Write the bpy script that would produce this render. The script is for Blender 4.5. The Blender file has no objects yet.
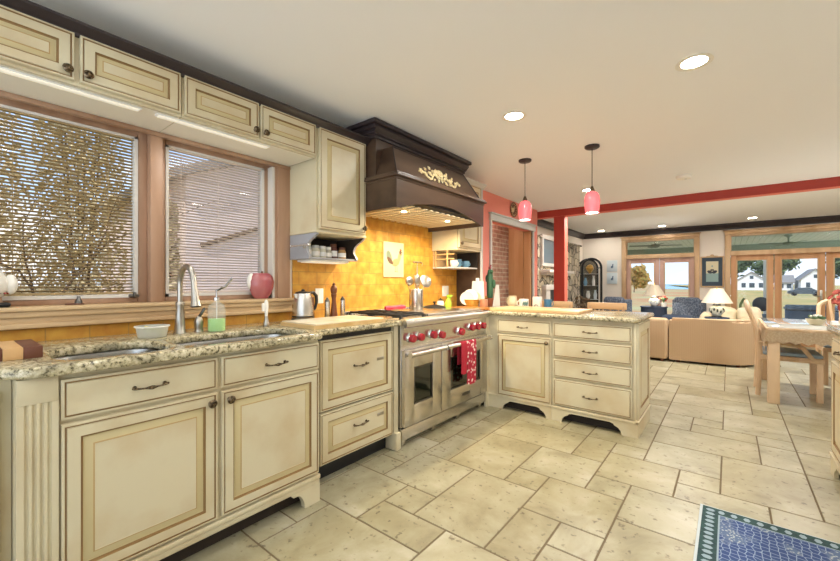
import bpy, bmesh, math, random
from mathutils import Vector, Matrix
random.seed(7)
C = bpy.context.scene.collection
SC = bpy.context.scene
PI = math.pi

# ------------------------------------------------------------------ camera, world, sun, exposure
cam = bpy.data.cameras.new('camera'); cam_o = bpy.data.objects.new('camera', cam); C.objects.link(cam_o)
cam.sensor_width = 36; cam.lens = 36 * 387 / 840; cam.shift_y = 2.5 / 840; cam.clip_start = .05; cam.clip_end = 900
cam_o.location = (2.5, 0, 1.19); cam_o.rotation_euler = (PI / 2, 0, math.radians(38.6))
SC.camera = cam_o
SC.view_settings.view_transform = 'Standard'; SC.view_settings.look = 'None'
SC.view_settings.gamma = 1; SC.view_settings.use_curve_mapping = False
SC.view_settings.exposure = 0.32
SKY = 1.25        # sky strength
CAN = 9.0        # watts of one recessed ceiling light
HOOD = 10.0       # watts of one hood light
SUN = 2.3
w = bpy.data.worlds.new('sky'); SC.world = w; w.use_nodes = True
nt = w.node_tree; nt.nodes.clear()
N = nt.nodes.new
tc = N('ShaderNodeTexCoord'); sx = N('ShaderNodeSeparateXYZ'); rp = N('ShaderNodeValToRGB')
nz = N('ShaderNodeTexNoise'); mp = N('ShaderNodeMapping'); cr = N('ShaderNodeValToRGB'); mx = N('ShaderNodeMixRGB')
bg = N('ShaderNodeBackground'); wo = N('ShaderNodeOutputWorld')
nt.links.new(tc.outputs['Generated'], sx.inputs[0]); nt.links.new(sx.outputs['Z'], rp.inputs[0])
e = rp.color_ramp.elements
e[0].position = 0.0; e[0].color = (.66, .80, .96, 1); e[1].position = .55; e[1].color = (.26, .47, .86, 1)
e2 = e.new(.12); e2.color = (.50, .70, .97, 1)
nt.links.new(tc.outputs['Generated'], mp.inputs[0]); mp.inputs['Scale'].default_value = (1, 1, 3.2)
nt.links.new(mp.outputs[0], nz.inputs['Vector']); nz.inputs['Scale'].default_value = 2.6; nz.inputs['Detail'].default_value = 6
nt.links.new(nz.outputs[0], cr.inputs[0]); cr.color_ramp.elements[0].position = .48; cr.color_ramp.elements[1].position = .66
nt.links.new(cr.outputs[0], mx.inputs[0]); nt.links.new(rp.outputs[0], mx.inputs[1]); mx.inputs[2].default_value = (1.0, .99, .98, 1)
nt.links.new(mx.outputs[0], bg.inputs[0]); GROUND_FILL = 1.4       # world below the horizon brightened as added fill for the ceiling
lt = N('ShaderNodeMath'); lt.operation = 'LESS_THAN'; lt.inputs[1].default_value = -.01; nt.links.new(sx.outputs['Z'], lt.inputs[0])
ma = N('ShaderNodeMath'); ma.operation = 'MULTIPLY_ADD'; nt.links.new(lt.outputs[0], ma.inputs[0]); ma.inputs[1].default_value = SKY * GROUND_FILL; ma.inputs[2].default_value = SKY
nt.links.new(ma.outputs[0], bg.inputs[1])
nt.links.new(bg.outputs[0], wo.inputs[0])

def lamp(name, kind, loc, power, col=(1, 1, 1), size=.1, rot=(0, 0, 0), spread=PI, shape='DISK', parent=None):
    d = bpy.data.lights.new(name, kind); d.energy = power; d.color = col
    if kind == 'AREA':
        d.shape = shape; d.size = size; d.spread = spread
    elif kind == 'SUN': d.angle = .01
    elif kind in ('POINT', 'SPOT'): d.shadow_soft_size = size
    o = bpy.data.objects.new(name, d); C.objects.link(o); o.location = loc; o.rotation_euler = rot
    return o
sun = lamp('sun', 'SUN', (20, -20, 30), SUN, (1, .93, .82)); sun.rotation_euler = Vector((.30, -.62, .72)).to_track_quat('Z', 'Y').to_euler()

# ------------------------------------------------------------------ materials
def lin(h):
    h = h.lstrip('#'); o = []
    for i in (0, 2, 4):
        c = int(h[i:i + 2], 16) / 255
        o.append(c / 12.92 if c <= .04045 else ((c + .055) / 1.055) ** 2.4)
    return (*o, 1)

def base_mat(name):
    m = bpy.data.materials.new(name); m.use_nodes = True
    t = m.node_tree; b = t.nodes['Principled BSDF']
    return m, t, b

def pm(name, col, rough=.5, metal=0., var=None, bump=None, emit=None, spec=.5, alpha=None, coat=0, trans=0):
    """var = (second colour, scale, stretch xyz, low, high)"""
    m, t, b = base_mat(name)
    b.inputs['Roughness'].default_value = rough; b.inputs['Metallic'].default_value = metal
    b.inputs['Base Color'].default_value = lin(col); b.inputs['Specular IOR Level'].default_value = spec
    b.inputs['Coat Weight'].default_value = coat; b.inputs['Transmission Weight'].default_value = trans
    tcn = None
    def coord(st):
        a = t.nodes.new('ShaderNodeTexCoord'); q = t.nodes.new('ShaderNodeMapping'); q.inputs['Scale'].default_value = st
        t.links.new(a.outputs['Object'], q.inputs[0]); return q.outputs[0]
    if var:
        c2, s, st, lo, hi = var
        n = t.nodes.new('ShaderNodeTexNoise'); n.inputs['Scale'].default_value = s; n.inputs['Detail'].default_value = 5
        t.links.new(coord(st), n.inputs['Vector'])
        r = t.nodes.new('ShaderNodeValToRGB'); r.color_ramp.elements[0].position = lo; r.color_ramp.elements[1].position = hi
        r.color_ramp.elements[0].color = lin(col); r.color_ramp.elements[1].color = lin(c2)
        t.links.new(n.outputs[0], r.inputs[0]); t.links.new(r.outputs[0], b.inputs['Base Color'])
    if bump:
        s, k, st = bump
        n = t.nodes.new('ShaderNodeTexNoise'); n.inputs['Scale'].default_value = s; n.inputs['Detail'].default_value = 4
        t.links.new(coord(st), n.inputs['Vector'])
        q = t.nodes.new('ShaderNodeBump'); q.inputs['Strength'].default_value = k; q.inputs['Distance'].default_value = .01
        t.links.new(n.outputs[0], q.inputs['Height']); t.links.new(q.outputs[0], b.inputs['Normal'])
    if emit:
        b.inputs['Emission Color'].default_value = lin(emit[0]); b.inputs['Emission Strength'].default_value = emit[1]
    if alpha is not None: b.inputs['Alpha'].default_value = alpha
    return m

def ramp_node(t, pts):
    r = t.nodes.new('ShaderNodeValToRGB'); el = r.color_ramp.elements
    el[0].position = pts[0][0]; el[0].color = lin(pts[0][1]); el[1].position = pts[-1][0]; el[1].color = lin(pts[-1][1])
    for p, c in pts[1:-1]: q = el.new(p); q.color = lin(c)
    return r

def granite(name):
    m, t, b = base_mat(name)
    tcn = t.nodes.new('ShaderNodeTexCoord')
    n1 = t.nodes.new('ShaderNodeTexNoise'); n1.inputs['Scale'].default_value = 62; n1.inputs['Detail'].default_value = 8; n1.inputs['Roughness'].default_value = .72
    n2 = t.nodes.new('ShaderNodeTexNoise'); n2.inputs['Scale'].default_value = 9; n2.inputs['Detail'].default_value = 5; n2.inputs['Distortion'].default_value = 1.2
    for n in (n1, n2): t.links.new(tcn.outputs['Object'], n.inputs['Vector'])
    r1 = ramp_node(t, [(.34, '#2e2a22'), (.42, '#77705a'), (.47, '#bdb497'), (.56, '#ded6be'), (.7, '#ebe6d6')])
    r2 = ramp_node(t, [(.36, '#9a9480'), (.5, '#e2dac2'), (.62, '#f1ecdd')])
    t.links.new(n1.outputs[0], r1.inputs[0]); t.links.new(n2.outputs[0], r2.inputs[0])
    x = t.nodes.new('ShaderNodeMixRGB'); x.blend_type = 'MULTIPLY'; x.inputs[0].default_value = .8
    t.links.new(r1.outputs[0], x.inputs[1]); t.links.new(r2.outputs[0], x.inputs[2]); t.links.new(x.outputs[0], b.inputs['Base Color'])
    b.inputs['Roughness'].default_value = .12
    return m

def brick(name, cols, mortar, bw, rh, msize, axes='YZ', rough=.8, bumpk=.5, noise=.35, squash=1.0):
    m, t, b = base_mat(name)
    tcn = t.nodes.new('ShaderNodeTexCoord'); s = t.nodes.new('ShaderNodeSeparateXYZ'); c = t.nodes.new('ShaderNodeCombineXYZ')
    t.links.new(tcn.outputs['Object'], s.inputs[0])
    t.links.new(s.outputs[axes[0]], c.inputs['X']); t.links.new(s.outputs[axes[1]], c.inputs['Y'])
    k = t.nodes.new('ShaderNodeTexBrick'); t.links.new(c.outputs[0], k.inputs['Vector'])
    k.inputs['Scale'].default_value = 1; k.inputs['Brick Width'].default_value = bw; k.inputs['Row Height'].default_value = rh
    k.inputs['Mortar Size'].default_value = msize; k.inputs['Mortar Smooth'].default_value = .3; k.inputs['Bias'].default_value = 0
    k.inputs['Color1'].default_value = lin(cols[0]); k.inputs['Color2'].default_value = lin(cols[1]); k.inputs['Mortar'].default_value = lin(mortar)
    n = t.nodes.new('ShaderNodeTexNoise'); n.inputs['Scale'].default_value = 14; n.inputs['Detail'].default_value = 6
    t.links.new(tcn.outputs['Object'], n.inputs['Vector'])
    r = ramp_node(t, [(.3, cols[2]), (.7, '#ffffff')]); t.links.new(n.outputs[0], r.inputs[0])
    x = t.nodes.new('ShaderNodeMixRGB'); x.blend_type = 'MULTIPLY'; x.inputs[0].default_value = noise
    t.links.new(k.outputs['Color'], x.inputs[1]); t.links.new(r.outputs[0], x.inputs[2]); t.links.new(x.outputs[0], b.inputs['Base Color'])
    q = t.nodes.new('ShaderNodeBump'); q.inputs['Strength'].default_value = bumpk; q.inputs['Distance'].default_value = .004; q.invert = True
    t.links.new(k.outputs['Fac'], q.inputs['Height']); t.links.new(q.outputs[0], b.inputs['Normal'])
    b.inputs['Roughness'].default_value = rough
    return m

def stone_mat(name):
    m, t, b = base_mat(name)
    tcn = t.nodes.new('ShaderNodeTexCoord'); v = t.nodes.new('ShaderNodeTexVoronoi'); v.inputs['Scale'].default_value = 7
    t.links.new(tcn.outputs['Object'], v.inputs['Vector'])
    v2 = t.nodes.new('ShaderNodeTexVoronoi'); v2.feature = 'DISTANCE_TO_EDGE'; v2.inputs['Scale'].default_value = 7
    t.links.new(tcn.outputs['Object'], v2.inputs['Vector'])
    hs = t.nodes.new('ShaderNodeSeparateColor'); t.links.new(v.outputs['Color'], hs.inputs[0])
    r = ramp_node(t, [(.0, '#8d8678'), (.35, '#b7ab94'), (.65, '#d6c9ac'), (1, '#a2978a')]); t.links.new(hs.outputs[0], r.inputs[0])
    rr = ramp_node(t, [(.01, '#4a4238'), (.06, '#ffffff')]); t.links.new(v2.outputs['Distance'], rr.inputs[0])
    x = t.nodes.new('ShaderNodeMixRGB'); x.blend_type = 'MULTIPLY'; x.inputs[0].default_value = 1
    t.links.new(r.outputs[0], x.inputs[1]); t.links.new(rr.outputs[0], x.inputs[2]); t.links.new(x.outputs[0], b.inputs['Base Color'])
    q = t.nodes.new('ShaderNodeBump'); q.inputs['Strength'].default_value = .8; q.inputs['Distance'].default_value = .03
    t.links.new(rr.outputs[0], q.inputs['Height']); t.links.new(q.outputs[0], b.inputs['Normal'])
    b.inputs['Roughness'].default_value = .85
    return m

def tile_mat(name):
    m, t, b = base_mat(name)
    tcn = t.nodes.new('ShaderNodeTexCoord'); g = t.nodes.new('ShaderNodeNewGeometry')
    ad = t.nodes.new('ShaderNodeVectorMath'); ad.operation = 'ADD'
    sc = t.nodes.new('ShaderNodeVectorMath'); sc.operation = 'SCALE'; sc.inputs['Scale'].default_value = 37
    cb = t.nodes.new('ShaderNodeCombineXYZ')
    for i in range(3): t.links.new(g.outputs['Random Per Island'], cb.inputs[i])
    t.links.new(cb.outputs[0], sc.inputs[0]); t.links.new(tcn.outputs['Object'], ad.inputs[0]); t.links.new(sc.outputs[0], ad.inputs[1])
    n = t.nodes.new('ShaderNodeTexNoise'); n.inputs['Scale'].default_value = 3.4; n.inputs['Detail'].default_value = 8; n.inputs['Roughness'].default_value = .62; n.inputs['Distortion'].default_value = .5
    n2 = t.nodes.new('ShaderNodeTexNoise'); n2.inputs['Scale'].default_value = 30; n2.inputs['Detail'].default_value = 6
    t.links.new(ad.outputs[0], n.inputs['Vector']); t.links.new(ad.outputs[0], n2.inputs['Vector'])
    r = ramp_node(t, [(.30, '#877f66'), (.42, '#9c9579'), (.55, '#aaa48a'), (.72, '#bab6a4')]); t.links.new(n.outputs[0], r.inputs[0])
    r2 = ramp_node(t, [(.30, '#7d6a4c'), (.39, '#ffffff')]); t.links.new(n2.outputs[0], r2.inputs[0])
    rv = ramp_node(t, [(0, '#eee9dc'), (1, '#ffffff')]); t.links.new(g.outputs['Random Per Island'], rv.inputs[0])
    x = t.nodes.new('ShaderNodeMixRGB'); x.blend_type = 'MULTIPLY'; x.inputs[0].default_value = .7
    t.links.new(r.outputs[0], x.inputs[1]); t.links.new(r2.outputs[0], x.inputs[2])
    y = t.nodes.new('ShaderNodeMixRGB'); y.blend_type = 'MULTIPLY'; y.inputs[0].default_value = 1
    t.links.new(x.outputs[0], y.inputs[1]); t.links.new(rv.outputs[0], y.inputs[2]); t.links.new(y.outputs[0], b.inputs['Base Color'])
    b.inputs['Roughness'].default_value = .34
    q = t.nodes.new('ShaderNodeBump'); q.inputs['Strength'].default_value = .25; q.inputs['Distance'].default_value = .004
    t.links.new(n.outputs[0], q.inputs['Height']); t.links.new(q.outputs[0], b.inputs['Normal'])
    return m

def stripe_mat(name, c1, c2, axis, freq, rough=.8):
    m, t, b = base_mat(name)
    tcn = t.nodes.new('ShaderNodeTexCoord'); s = t.nodes.new('ShaderNodeSeparateXYZ'); t.links.new(tcn.outputs['Object'], s.inputs[0])
    k = t.nodes.new('ShaderNodeMath'); k.operation = 'MULTIPLY'; k.inputs[1].default_value = freq; t.links.new(s.outputs[axis], k.inputs[0])
    f = t.nodes.new('ShaderNodeMath'); f.operation = 'FRACT'; t.links.new(k.outputs[0], f.inputs[0])
    r = ramp_node(t, [(.0, c2), (.08, c2), (.16, c1), (1, c1)]); t.links.new(f.outputs[0], r.inputs[0])
    t.links.new(r.outputs[0], b.inputs['Base Color']); b.inputs['Roughness'].default_value = rough
    return m

def glass_mat(name, tint='#ffffff', refl=.08):
    m = bpy.data.materials.new(name); m.use_nodes = True; t = m.node_tree; t.nodes.clear()
    a = t.nodes.new('ShaderNodeBsdfTransparent'); a.inputs[0].default_value = lin(tint)
    g = t.nodes.new('ShaderNodeBsdfGlossy'); g.inputs['Roughness'].default_value = .03
    f = t.nodes.new('ShaderNodeFresnel'); f.inputs[0].default_value = refl if refl > 1 else 1.25
    x = t.nodes.new('ShaderNodeMixShader'); o = t.nodes.new('ShaderNodeOutputMaterial')
    t.links.new(f.outputs[0], x.inputs[0]); t.links.new(a.outputs[0], x.inputs[1]); t.links.new(g.outputs[0], x.inputs[2]); t.links.new(x.outputs[0], o.inputs[0])
    return m

M = {}
M['cream'] = pm('cream_paint', '#cfc4a4', .42, var=('#bea880', 3.6, (1, 1, 1), .45, .78))
M['underside'] = pm('daylit_cream', '#efe9d8', .4)  # whitened to carry the daylight bounced up from the blinds
M['glaze'] = pm('brown_glaze', '#8a6a3e', .5)
M['bevel'] = pm('rubbed_cream', '#c5b588', .45)
M['glaze_lt'] = pm('light_brown_glaze', '#b3935f', .5)
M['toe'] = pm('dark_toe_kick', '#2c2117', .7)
M['dark'] = pm('dark_wood', '#5a4535', .34, var=('#3e2d22', 5, (1, .15, 1), .4, .65))
M['black_wood'] = pm('black_brown_moulding', '#32282a', .35)
M['granite'] = granite('granite')
M['travertine'] = brick('travertine_tile', ('#dfae4c', '#cf9a34', '#c58a2c'), '#b88f44', .16, .098, .003, 'YZ', .55, .35, .6)
M['bricks'] = brick('brick', ('#b58c76', '#9c7460', '#a08270'), '#c2ae98', .21, .068, .009, 'YZ', .9, .6, .5)
M['stone'] = stone_mat('field_stone')
M['tile'] = tile_mat('floor_tile')
M['grout'] = pm('grout', '#6f6048', .9)
M['wall'] = pm('wall_paint', '#eae0d2', .8)
M['ceil'] = pm('ceiling_paint', '#f4f3f1', .85)
M['pink'] = pm('coral_wall_paint', '#ec9080', .75)
M['red'] = pm('red_beam_paint', '#a8321f', .5)
M['redlt'] = pm('coral_beam_edge', '#d9705a', .6)
M['oak'] = pm('window_oak', '#b8957a', .45, var=('#a07a5e', 6, (1, 1, .12), .4, .65))
M['oak_y'] = pm('window_oak_level', '#c08a62', .45, var=('#a9714b', 6, (1, .12, 1), .4, .65))
M['sill'] = pm('sill_wood', '#d2b48a', .45, var=('#bd9a70', 6, (1, .12, 1), .4, .65))
M['wood_lt'] = pm('pale_wood', '#d8b588', .45, var=('#c59c6b', 7, (.15, 1, 1), .4, .65))
M['wood_trim'] = pm('blond_trim', '#cfae86', .5, var=('#bb966b', 6, (1, 1, .15), .4, .65))
M['door_wood'] = pm('warm_door_wood', '#cc9a6c', .45, var=('#ba8656', 6, (1, 1, .15), .4, .65))
M['board'] = pm('board_maple', '#e0bf88', .5, var=('#cfa869', 8, (.12, 1, 1), .4, .65))
M['walnut'] = pm('walnut_block', '#6b3f2c', .45)
M['maple'] = pm('maple_block', '#d2a873', .45)
M['orange_wood'] = pm('tray_wood', '#b9772e', .4, var=('#9a5d1e', 9, (.15, 1, 1), .4, .65))
M['mill'] = pm('mill_wood', '#6d3d20', .3)
M['steel'] = pm('brushed_steel', '#d3cec6', .27, 1.0)
M['steel_dk'] = pm('dark_steel', '#6d6a66', .35, 1.0)
M['nickel'] = pm('satin_nickel', '#b9b4aa', .28, 1.0)
M['chrome'] = pm('chrome', '#e2e2e2', .1, 1.0)
M['sink'] = pm('sink_steel', '#a9a9a6', .25, 1.0)
M['bronze'] = pm('antique_pewter', '#85735a', .35, .9, var=('#3a2f23', 120, (1, 1, 1), .4, .6))
M['black'] = pm('black_plastic', '#17171a', .35)
M['iron'] = pm('cast_iron', '#1c1c1e', .6)
M['oven_glass'] = pm('oven_glass', '#14180f', .06, spec=.8)
M['knob_red'] = pm('red_knob', '#a31224', .25, coat=.5)
M['red_cloth'] = pm('red_cloth', '#b02032', .9)
M['white'] = pm('white_ceramic', '#f2efe6', .3)
M['white_plastic'] = pm('white_plastic', '#eeece4', .4)
M['paper'] = pm('white_paper', '#f4f1ea', .8)
M['lightgrey'] = pm('grey_paint', '#c8c7c2', .5)
M['vinyl'] = pm('white_vinyl', '#d8d2c8', .5)
M['slat'] = pm('blind_slat', '#a58c60', .55)
M['slat2'] = pm('blind_slat_light', '#d9c6b6', .55)
M['bracket_shaded'] = pm('bracket_shaded', '#a0a0a4', .5)  # cream bracket greyed in the colour because less light reaches it
M['glass'] = glass_mat('window_glass')
M['jar'] = glass_mat('jar_glass', '#f2f6f3', 1.08)
M['clear_plastic'] = pm('cloudy_plastic', '#e6e6da', .3, alpha=.55)
M['apple'] = pm('apple_glaze', '#a8525a', .2, coat=.4, var=('#c07a78', 9, (1, 1, .3), .45, .75))
M['bottle'] = pm('clear_bottle', '#f4f6f2', .12, alpha=.2)
M['soap'] = pm('green_soap', '#b2ec8c', .2, emit=None)
M['tube'] = pm('fluorescent_tube', '#f3eddc', .4, emit=('#fff6e2', .3))
M['can'] = pm('can_light_glow', '#ffffff', .4, emit=('#fff0d6', 9.0))
M['can_trim'] = pm('can_trim', '#efe9dc', .5)
M['pendant'] = pm('pendant_glass', '#e0676c', .25, emit=('#f0686c', .7), coat=.3)
M['pendant_lit'] = pm('pendant_bulb', '#ffffff', .4, emit=('#fff0e0', 6.0))
# ------------------------------------------------------------------ mesh helper
def basis(ax):
    ax = Vector(ax).normalized(); h = Vector((0, 0, 1)) if abs(ax.z) < .95 else Vector((1, 0, 0))
    u = h.cross(ax).normalized(); v = ax.cross(u); return u, v, ax

class B:
    def __init__(s): s.bm = bmesh.new()
    def vs(s, pts): return [s.bm.verts.new(p) for p in pts]
    def face(s, v, m=0):
        try: f = s.bm.faces.new(v); f.material_index = m; return f
        except ValueError: return None
    def merge(s, other):
        me = bpy.data.meshes.new('t'); other.to_mesh(me); s.bm.from_mesh(me); bpy.data.meshes.remove(me); other.free(); return s
    def box(s, x0, x1, y0, y1, z0, z1, m=0, bev=0, seg=2, rot=None, piv=None):
        b = bmesh.new()
        x0, x1 = min(x0, x1), max(x0, x1); y0, y1 = min(y0, y1), max(y0, y1); z0, z1 = min(z0, z1), max(z0, z1)
        v = [b.verts.new((x, y, z)) for x in (x0, x1) for y in (y0, y1) for z in (z0, z1)]
        for q in ((0, 1, 3, 2), (4, 6, 7, 5), (0, 4, 5, 1), (2, 3, 7, 6), (0, 2, 6, 4), (1, 5, 7, 3)): b.faces.new([v[i] for i in q])
        if bev: bmesh.ops.bevel(b, geom=list(b.edges), offset=min(bev, .49 * min(x1 - x0, y1 - y0, z1 - z0)), segments=seg, profile=.5, affect='EDGES')
        if rot is not None:
            p = Vector(piv) if piv else Vector(((x0 + x1) / 2, (y0 + y1) / 2, (z0 + z1) / 2))
            bmesh.ops.transform(b, matrix=Matrix.Translation(p) @ rot.to_4x4() @ Matrix.Translation(-p), verts=b.verts)
        for f in b.faces: f.material_index = m
        return s.merge(b)
    def hexa(s, p, m=0):   # 8 points: bottom ring then top ring
        v = s.vs(p)
        for q in ((3, 2, 1, 0), (4, 5, 6, 7), (0, 1, 5, 4), (1, 2, 6, 5), (2, 3, 7, 6), (3, 0, 4, 7)): s.face([v[i] for i in q], m)
        return s
    def rev(s, prof, c=(0, 0, 0), ax=(0, 0, 1), n=20, m=0, cap=True, sx=1, sy=1):   # lathe, prof = (radius, height)
        u, v, a = basis(ax); c = Vector(c); rings = []
        for r, h in prof:
            if r < 1e-5: rings.append([s.bm.verts.new(c + a * h)])
            else: rings.append([s.bm.verts.new(c + a * h + u * (r * sx * math.cos(2 * PI * i / n)) + v * (r * sy * math.sin(2 * PI * i / n))) for i in range(n)])
        for A, D in zip(rings, rings[1:]):
            if len(A) == 1 and len(D) == 1: continue
            for i in range(n):
                j = (i + 1) % n
                if len(A) == 1: s.face((A[0], D[i], D[j])[::-1], m)
                elif len(D) == 1: s.face((A[i], A[j], D[0]), m)
                else: s.face((A[i], A[j], D[j], D[i]), m)
        if cap:
            if len(rings[0]) > 1: s.face(rings[0][::-1], m)
            if len(rings[-1]) > 1: s.face(rings[-1], m)
        return s
    def cyl(s, p, q, r, r2=None, n=14, m=0):
        p, q = Vector(p), Vector(q); return s.rev([(r, 0), (r if r2 is None else r2, (q - p).length)], p, q - p, n, m)
    def tube(s, pts, r, n=8, m=0, closed=False):
        pts = [Vector(p) for p in pts]; k = len(pts); rs = r if isinstance(r, (list, tuple)) else [r] * k
        rings = []; pu = None
        for i, p in enumerate(pts):
            if closed: t = pts[(i + 1) % k] - pts[i - 1]
            else: t = pts[min(i + 1, k - 1)] - pts[max(i - 1, 0)]
            t.normalize()
            if pu is None: u, v, _ = basis(t)
            else: u = (pu - t * pu.dot(t)).normalized(); v = t.cross(u)
            pu = u
            rings.append([s.bm.verts.new(p + u * rs[i] * math.cos(2 * PI * j / n) + v * rs[i] * math.sin(2 * PI * j / n)) for j in range(n)])
        for A, D in list(zip(rings, rings[1:])) + ([(rings[-1], rings[0])] if closed else []):
            for i in range(n): s.face((A[i], A[(i + 1) % n], D[(i + 1) % n], D[i]), m)
        if not closed: s.face(rings[0][::-1], m); s.face(rings[-1], m)
        return s
    def prism(s, poly, F, w0, w1, m=0):        # poly in (u, v), F maps (u, v, w)
        a = s.vs([F(u, v, w0) for u, v in poly]); b = s.vs([F(u, v, w1) for u, v in poly]); n = len(poly)
        fs = [s.face(a[::-1], m), s.face(b, m)]
        for i in range(n): s.face((a[i], a[(i + 1) % n], b[(i + 1) % n], b[i]), m)
        return s
    def ball(s, c, r, n=16, k=10, m=0, sc=(1, 1, 1), z0=-1., z1=1.):
        b = bmesh.new(); bmesh.ops.create_uvsphere(b, u_segments=n, v_segments=k, radius=r)
        bmesh.ops.transform(b, matrix=Matrix.Translation(c) @ Matrix.Diagonal((*sc, 1)), verts=b.verts)
        for f in b.faces: f.material_index = m
        return s.merge(b)
    def rings(s, F, w, h, R):                  # nested rectangles, R = (inset, depth, material)
        pr = None
        for ins, d, m in R:
            q = s.vs([F(ins, ins, d), F(w - ins, ins, d), F(w - ins, h - ins, d), F(ins, h - ins, d)])
            if pr:
                for i in range(4): s.face((pr[i], pr[(i + 1) % 4], q[(i + 1) % 4], q[i]), m)
            else: s.face(q[::-1], m)
            pr = q
        s.face(pr, R[-1][2]); return s

def link(name, b, mats, sharp=38):
    bm = b.bm
    bmesh.ops.recalc_face_normals(bm, faces=bm.faces)
    lim = math.radians(sharp)
    for f in bm.faces: f.smooth = True
    for ed in bm.edges:
        ed.smooth = not (len(ed.link_faces) != 2 or ed.calc_face_angle(0) > lim)
    me = bpy.data.meshes.new(name); bm.to_mesh(me); bm.free()
    for m in (mats if isinstance(mats, (list, tuple)) else [mats]): me.materials.append(M[m] if isinstance(m, str) else m)
    o = bpy.data.objects.new(name, me); C.objects.link(o); return o

ROOT = {}
def obj(name, b, mats, parent=None, local=False, sharp=38, label=None):
    o = link(name, b, mats, sharp)
    if parent is not None:
        o.parent = parent
        r = parent
        while r.parent is not None: r = r.parent
        if not local: o.data.transform(ROOT[r.name].inverted())
    else:      # origin at the base of the thing
        xs = [v.co for v in o.data.vertices]
        if xs:
            c = Vector(((min(v.x for v in xs) + max(v.x for v in xs)) / 2, (min(v.y for v in xs) + max(v.y for v in xs)) / 2, min(v.z for v in xs)))
            o.data.transform(Matrix.Translation(-c)); o.location = c
    if label: o['label'] = label
    return o
def tag(o, label, cat, group=None, kind=None):
    if label: o['label'] = label
    if cat: o['category'] = cat
    if group: o['group'] = group
    if kind: o['kind'] = kind
    return o
def thing(name, label, cat, loc, rotz=0, group=None):
    o = bpy.data.objects.new(name, None); C.objects.link(o); o.location = loc; o.rotation_euler = (0, 0, rotz)
    o.empty_display_size = .05
    ROOT[o.name] = Matrix.Translation(loc) @ Matrix.Rotation(rotz, 4, 'Z')
    return tag(o, label, cat, group)
def struct(name, b, mats, parent=None, sharp=38):
    o = link(name, b, mats, sharp)
    if parent is not None: o.parent = parent
    else: o['kind'] = 'structure'
    ROOT[o.name] = Matrix.Identity(4)
    return o
def dup(root, loc, rotz=0, label=None, group=None, scale=None):
    r = root.copy(); C.objects.link(r); r.location = loc; r.rotation_euler = (0, 0, rotz)
    if scale: r.scale = (scale,) * 3
    if label: r['label'] = label
    if group: r['group'] = group
    for ch in list(root.children):
        c = ch.copy(); C.objects.link(c); c.parent = r
        for g in ch.children:
            d = g.copy(); C.objects.link(d); d.parent = c
    ROOT[r.name] = Matrix.Translation(loc) @ Matrix.Rotation(rotz, 4, 'Z')
    return r

def FX(x, y, z): return lambda u, v, n: (x + n, y + u, z + v)        # faces +X
def FY(x, y, z): return lambda u, v, n: (x + u, y - n, z + v)        # faces -Y
def FXn(x, y, z): return lambda u, v, n: (x - n, y - u, z + v)       # faces -X
def dirn(F): return Vector(F(0, 0, 1)) - Vector(F(0, 0, 0))

def slab(name, outline, holes, z0, z1, bev, mat, parent=None):      # flat slab with holes and rounded edge
    cu = bpy.data.curves.new(name, 'CURVE'); cu.dimensions = '2D'; cu.fill_mode = 'BOTH'
    cu.extrude = (z1 - z0) / 2 - bev; cu.bevel_depth = bev; cu.bevel_resolution = 2; cu.offset = -bev
    for poly in [outline] + holes:
        sp = cu.splines.new('POLY'); sp.points.add(len(poly) - 1); sp.use_cyclic_u = True
        for p, q in zip(sp.points, poly): p.co = (q[0], q[1], 0, 1)
    tmp = bpy.data.objects.new('t', cu); C.objects.link(tmp)
    bpy.context.view_layer.update()
    me = bpy.data.meshes.new_from_object(tmp.evaluated_get(bpy.context.evaluated_depsgraph_get()))
    bpy.data.objects.remove(tmp); bpy.data.curves.remove(cu)
    me.transform(Matrix.Translation((0, 0, (z0 + z1) / 2)))
    b = B(); b.bm.from_mesh(me); bpy.data.meshes.remove(me)
    for f in b.bm.faces: f.material_index = 0
    bmesh.ops.remove_doubles(b.bm, verts=b.bm.verts, dist=1e-5)
    return obj(name, b, mat, parent)

def rrect(x0, x1, y0, y1, r, n=5):
    o = []
    for cx, cy, a in ((x1 - r, y1 - r, 0), (x0 + r, y1 - r, 1), (x0 + r, y0 + r, 2), (x1 - r, y0 + r, 3)):
        for i in range(n + 1):
            t = (a + i / n) * PI / 2; o.append((cx + r * math.cos(t), cy + r * math.sin(t)))
    return o

# ------------------------------------------------------------------ cabinet fronts
def panel(F, w, h, t=.02, fr=.055, ct=None):
    b = B()
    f = min(fr, h * .26)
    k = .034 if min(w, h) > .3 else .026
    b.rings(F, w, h, [(0, 0, 0), (0, t - .004, 0), (.003, t, 0), (.009, t, 0), (.0095, t - .004, 1), (.0145, t - .004, 1), (.016, t, 0),
                      (f, t, 0), (f + .002, t - .007, 1), (f + .0075, t - .009, 1), (f + .010, t - .010, 3), (f + k, t - .003, 3), (f + k + .004, t - .001, 2), (f + k + .005, t - .002, 0)])
    return b
def slabfront(F, w, h, t=.02):
    b = B()
    b.rings(F, w, h, [(0, 0, 0), (0, t - .005, 0), (.003, t - .003, 0), (.009, t - .003, 0), (.0095, t - .006, 1), (.014, t - .006, 1), (.0155, t, 0), (.02, t, 0)])
    return b
CM = ['cream', 'glaze', 'glaze_lt', 'bevel']
def knob_b(F, u, v, n, r=.0185):
    b = B(); p = F(u, v, n); d = dirn(F)
    b.rev([(r * .55, 0), (r * .5, .003), (r * .35, .006), (r * .35, .014), (r * .95, .018), (r, .022), (r * .8, .027), (r * .55, .0285), (r * .5, .027), (r * .3, .030), (0, .031)], p, d, 16)
    return b
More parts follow.
